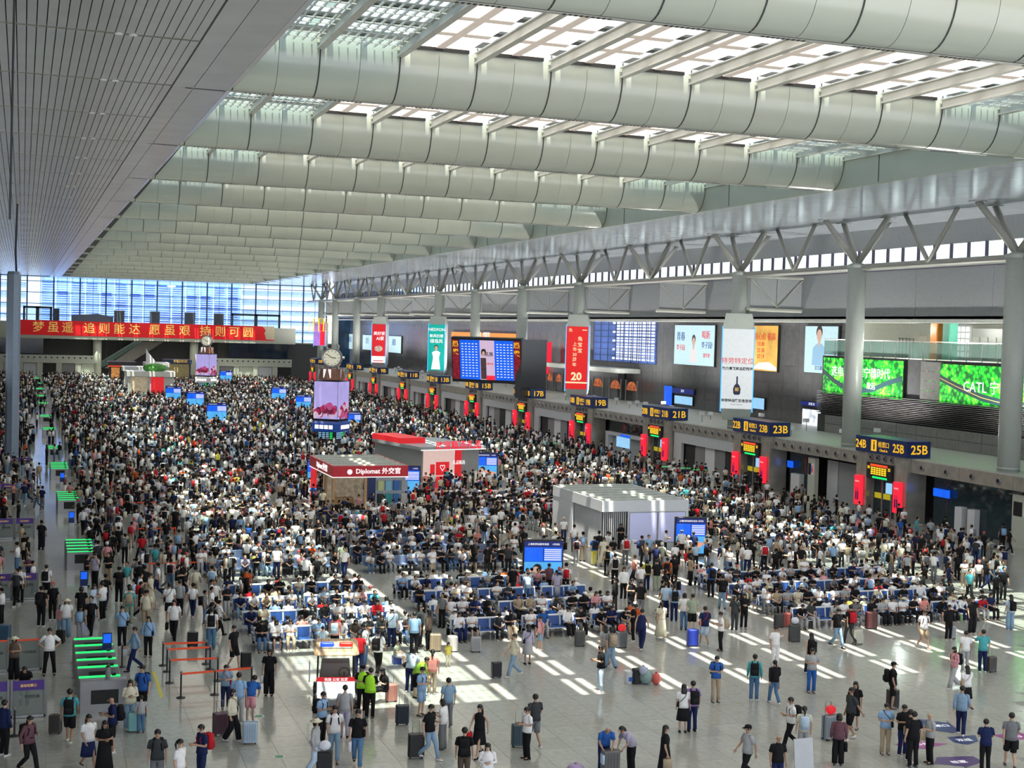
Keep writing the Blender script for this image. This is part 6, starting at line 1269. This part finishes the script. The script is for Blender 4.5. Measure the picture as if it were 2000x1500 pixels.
for (x, y, lab) in ((545, 1478, 'round green marker on the floor at the lower left'), (505, 1399, 'round white marker on the floor near the pale blue suitcase')):
    c = onz(x, y); o = thing('floor_marker', lab, 'floor sticker', c); obj('disc', MB().loft([(0, 0, 0), (0, 0, .006)], [.21, .21], 20), whitep, o); obj('green_centre', MB().loft([(0, 0, .006), (0, 0, .009)], [.15, .15], 20), mat('green_print', (.05, .3, .08), .4), o)
# ================================================================== CROWD (beyond the 300 largest people)
def lowp(kind):
    m = MB(); idx = []
    def part(fn, c):
        a = len(m.v); fn(); idx.extend([c]*(len(m.v)-a))
    J, A, G = pose(kind); pel, spi, che, nec, hd = [Vv(J[k]) for k in ('pel', 'spi', 'che', 'nec', 'hd')]
    part(lambda: m.loft([pel, spi, che, nec+Vv((0, 0, -.02))], [(.17, .13), (.165, .12), (.2, .13), (.1, .08)], 7), 0)
    for s in (1, -1):
        sh, el, wr = [Vv(p) for p in A[s]]; part(lambda: m.loft([sh+Vv((-s*.04, 0, 0)), sh.lerp(el, .8)], [.075, .065], 5), 0); part(lambda: m.loft([sh.lerp(el, .75), wr+(wr-el).normalized()*.12], [.042, .035], 4), 2)
        h, k, an = [Vv(p) for p in G[s]]; part(lambda: m.loft([h+Vv((0, 0, .04)), k, an], [.10, .075, .06], 5), 1); part(lambda: m.box((an.x-.045, an.y-.16, 0), (an.x+.045, an.y+.06, .07)), 4)
    part(lambda: m.ball(hd+Vv((0, -.01, .02)), (.085, .095, .12), 6, 5), 2); part(lambda: m.ball(hd+Vv((0, .025, .06)), (.106, .112, .108), 6, 4), 3)
    if kind == 'stand': part(lambda: m.box((-.14, .13, 1.0), (.14, .3, 1.42)), 5)
    return m, idx
def farp(kind):
    m = MB(); idx = []; z = 1.0 if not kind.startswith('sit') else .62
    def part(fn, c): a = len(m.v); fn(); idx.extend([c]*(len(m.v)-a))
    part(lambda: m.loft([(0, 0, .9*z), (0, 0, 1.3*z), (0, 0, 1.48*z)], [(.18, .12), (.22, .13), (.08, .06)], 6), 0); part(lambda: m.loft([(0, 0, 0), (0, 0, .92*z)], [(.13, .1), (.18, .12)], 5, cap=False), 1)
    part(lambda: m.ball((0, -.02, 1.6*z+.0), (.08, .09, .12), 5, 4), 2); part(lambda: m.ball((0, .02, 1.65*z), (.12, .125, .12), 5, 4), 3); return m, idx
def crowd_mesh(temps, rec, name):
    VS = []; FS = []; LN = []; CO = []; off = 0
    for ti, (m, idx) in enumerate(temps):
        sel = [r for r in rec if r[4] == ti]
        if not sel: continue
        V = np.array([tuple(v) for v in m.v]); ix = np.array(idx); loops = np.array([i for f in m.f for i in f]); lens = np.array([len(f) for f in m.f]); n = len(sel)
        X = np.array([r[:4] for r in sel]); c, s = np.cos(X[:, 2]), np.sin(X[:, 2]); sc_ = X[:, 3]
        P_ = np.empty((n, len(V), 3)); P_[:, :, 0] = (c[:, None]*V[:, 0]-s[:, None]*V[:, 1])*sc_[:, None]+X[:, 0:1]; P_[:, :, 1] = (s[:, None]*V[:, 0]+c[:, None]*V[:, 1])*sc_[:, None]+X[:, 1:2]; P_[:, :, 2] = V[:, 2]*sc_[:, None]
        VS.append(P_.reshape(-1, 3)); FS.append((loops[None]+(np.arange(n)*len(V))[:, None]+off).ravel()); LN.append(np.tile(lens, n))
        pal = np.array([[r[5], r[6], r[7], r[8], r[9], r[10]] for r in sel]); CO.append(pal[:, ix].reshape(-1, 3)); off += n*len(V)
    VS = np.concatenate(VS); FS = np.concatenate(FS); LN = np.concatenate(LN); CO = np.concatenate(CO)
    me = bpy.data.meshes.new(name); me.vertices.add(len(VS)); me.vertices.foreach_set('co', VS.ravel().astype('f')); me.loops.add(len(FS)); me.loops.foreach_set('vertex_index', FS.astype('i'))
    me.polygons.add(len(LN)); st_ = np.concatenate([[0], np.cumsum(LN)[:-1]]); me.polygons.foreach_set('loop_start', st_.astype('i')); me.polygons.foreach_set('loop_total', LN.astype('i')); me.update(calc_edges=True)
    ca = me.color_attributes.new('Col', 'FLOAT_COLOR', 'POINT'); ca.data.foreach_set('color', np.concatenate([CO, np.ones((len(CO), 1))], 1).ravel().astype('f')); me.materials.append(crowdm); return me
rc_ = random.Random(5); recs = []; SK = [(.5, .3, .2), (.58, .36, .25), (.42, .24, .16)]
def addp(x, y, rz, t, back=None):
    recs.append((x, y, rz, rc_.uniform(.92, 1.06), t, C_[rc_.choice(PAL)], C_[rc_.choice(BOT)], rc_.choice(SK), (.012, .01, .009) if rc_.random() < .93 else rc_.choice([(.7, .7, .65), (.1, .05, .03), (.5, .1, .1)]), rc_.choice([(.7, .7, .7), (.02, .02, .02)]), rc_.choice([C_['K'], C_['K'], C_['N'], C_['R'], C_['b'], C_['C'], C_['G']])))
benchmb = MB(); nb = 0
colpos = [(66, y) for y in YC]
def blocked(x, y):
    for (a, b, c, d) in EX:
        if a < x < b and c < y < d: return True
    return False
for (x, y, rot) in later: addp(x, y, rot, rc_.choice([3, 4]))
zones = [(9.2, 16.6), (18.1, 27.4), (31.5, 42.5), (45.0, 56.0)]
y = 76.5; grp = 0
while y < 338:
    for r in range(4):
        ry = y+r*3.3
        if ry > 338: break
        for (a, b) in zones:
            if ry < 95 and 31 < a < 45: continue
            if any(ex[2]-1.5 < ry < ex[3]+1.5 and ex[0] < b+.5 and ex[1] > a-.5 for ex in EX): continue
            benchmb.box((a, ry-.5, .38), (b, ry+.5, .44)); benchmb.box((a, ry-.06, .44), (b, ry+.06, .88)); nb += 1
            x = a+.31
            while x < b-.2:
                for rot, dy in ((0, -.34), (math.pi, .34)):
                    if rc_.random() < .9: addp(x, ry+dy, rot+rc_.uniform(-.2, .2), rc_.choice([3, 4]))
                x += .62
    y += 4*3.3+6.5; grp += 1
obj('distant_bench_rows', benchmb, mat('distant_bench', (.16, .22, .36), .4, noise=.1), label='rows of blue and white benches deep in the hall', cat='benches', kind='stuff')
nst = 0; pts = set()
def density(x, y):
    if y < 60.5: return 0
    px_ = None
    if x < 0.3: return .38 if y > 110 else (.14 if y > 66 else 0)
    if x < 1.8+1.6: return .08
    d = .55
    if x < 9: d = .55 if y > 64 else .22
    if 60.5 <= y < 71.5 and (9 < x < 28.4): return .04
    if 56 <= y < 70.5 and x > 34.5 and x < 47.5: return .06
    if 27.6 < x < 34.6 and y < 72: return .06
    if 70.5 <= y < 76 and 9 < x < 34: return .10
    if 13 < x < 30 and 76 <= y < 80: d = .35
    if x > 58 and y < 110: d = .42
    if x > 60: d = .25
    if x > 63.2: return 0
    return d*.95
yy = 60.5
while yy < 343:
    st = 1.0
    for xi in range(-8, 64):
        x = xi+rc_.random(); y_ = yy+rc_.random()
        if x/y_ > .83 or x/y_ < -.03: continue
        if rc_.random() > density(x, y_): continue
        # on benches?
        if any(abs(x-a)+abs(y_-b) < .55 for a, b in placed) or blocked(x, y_): continue
        ph = (y_-76.5) % (4*3.3+6.5)
        if y_ > 76 and ph < 4*3.3-2.2 and any(a-.3 < x < b+.3 for a, b in zones) and abs((ph+1.65) % 3.3-1.65) < .95: continue
        addp(x, y_, rc_.choice([face(0), face(180), face(180), face(90), face(270), rc_.uniform(0, 6.28)]), rc_.choice([0, 0, 1, 2, 2])); nst += 1
    yy += 1.0
near_r = [r for r in recs if r[1] < 125]; far_r = [r for r in recs if r[1] >= 125]
T1 = [lowp(k) for k in ('stand', 'phone', 'walk', 'sitphone', 'sitlean')]; T2 = [farp(k) for k in ('stand', 'phone', 'walk', 'sitphone', 'sitlean')]
o = bpy.data.objects.new('crowd', crowd_mesh(T1, near_r, 'crowd')); COL.objects.link(o); tag(o, 'dense crowd of travellers standing and sitting in the middle distance of the hall', 'crowd', kind='stuff')
o = bpy.data.objects.new('distant_crowd', crowd_mesh(T2, far_r, 'distant_crowd')); COL.objects.link(o); tag(o, 'dense distant crowd filling the far half of the hall', 'crowd', kind='stuff')
print('people near/far', len(near_r), len(far_r), 'individual', len(placed)+ind, 'objects', len(bpy.data.objects))
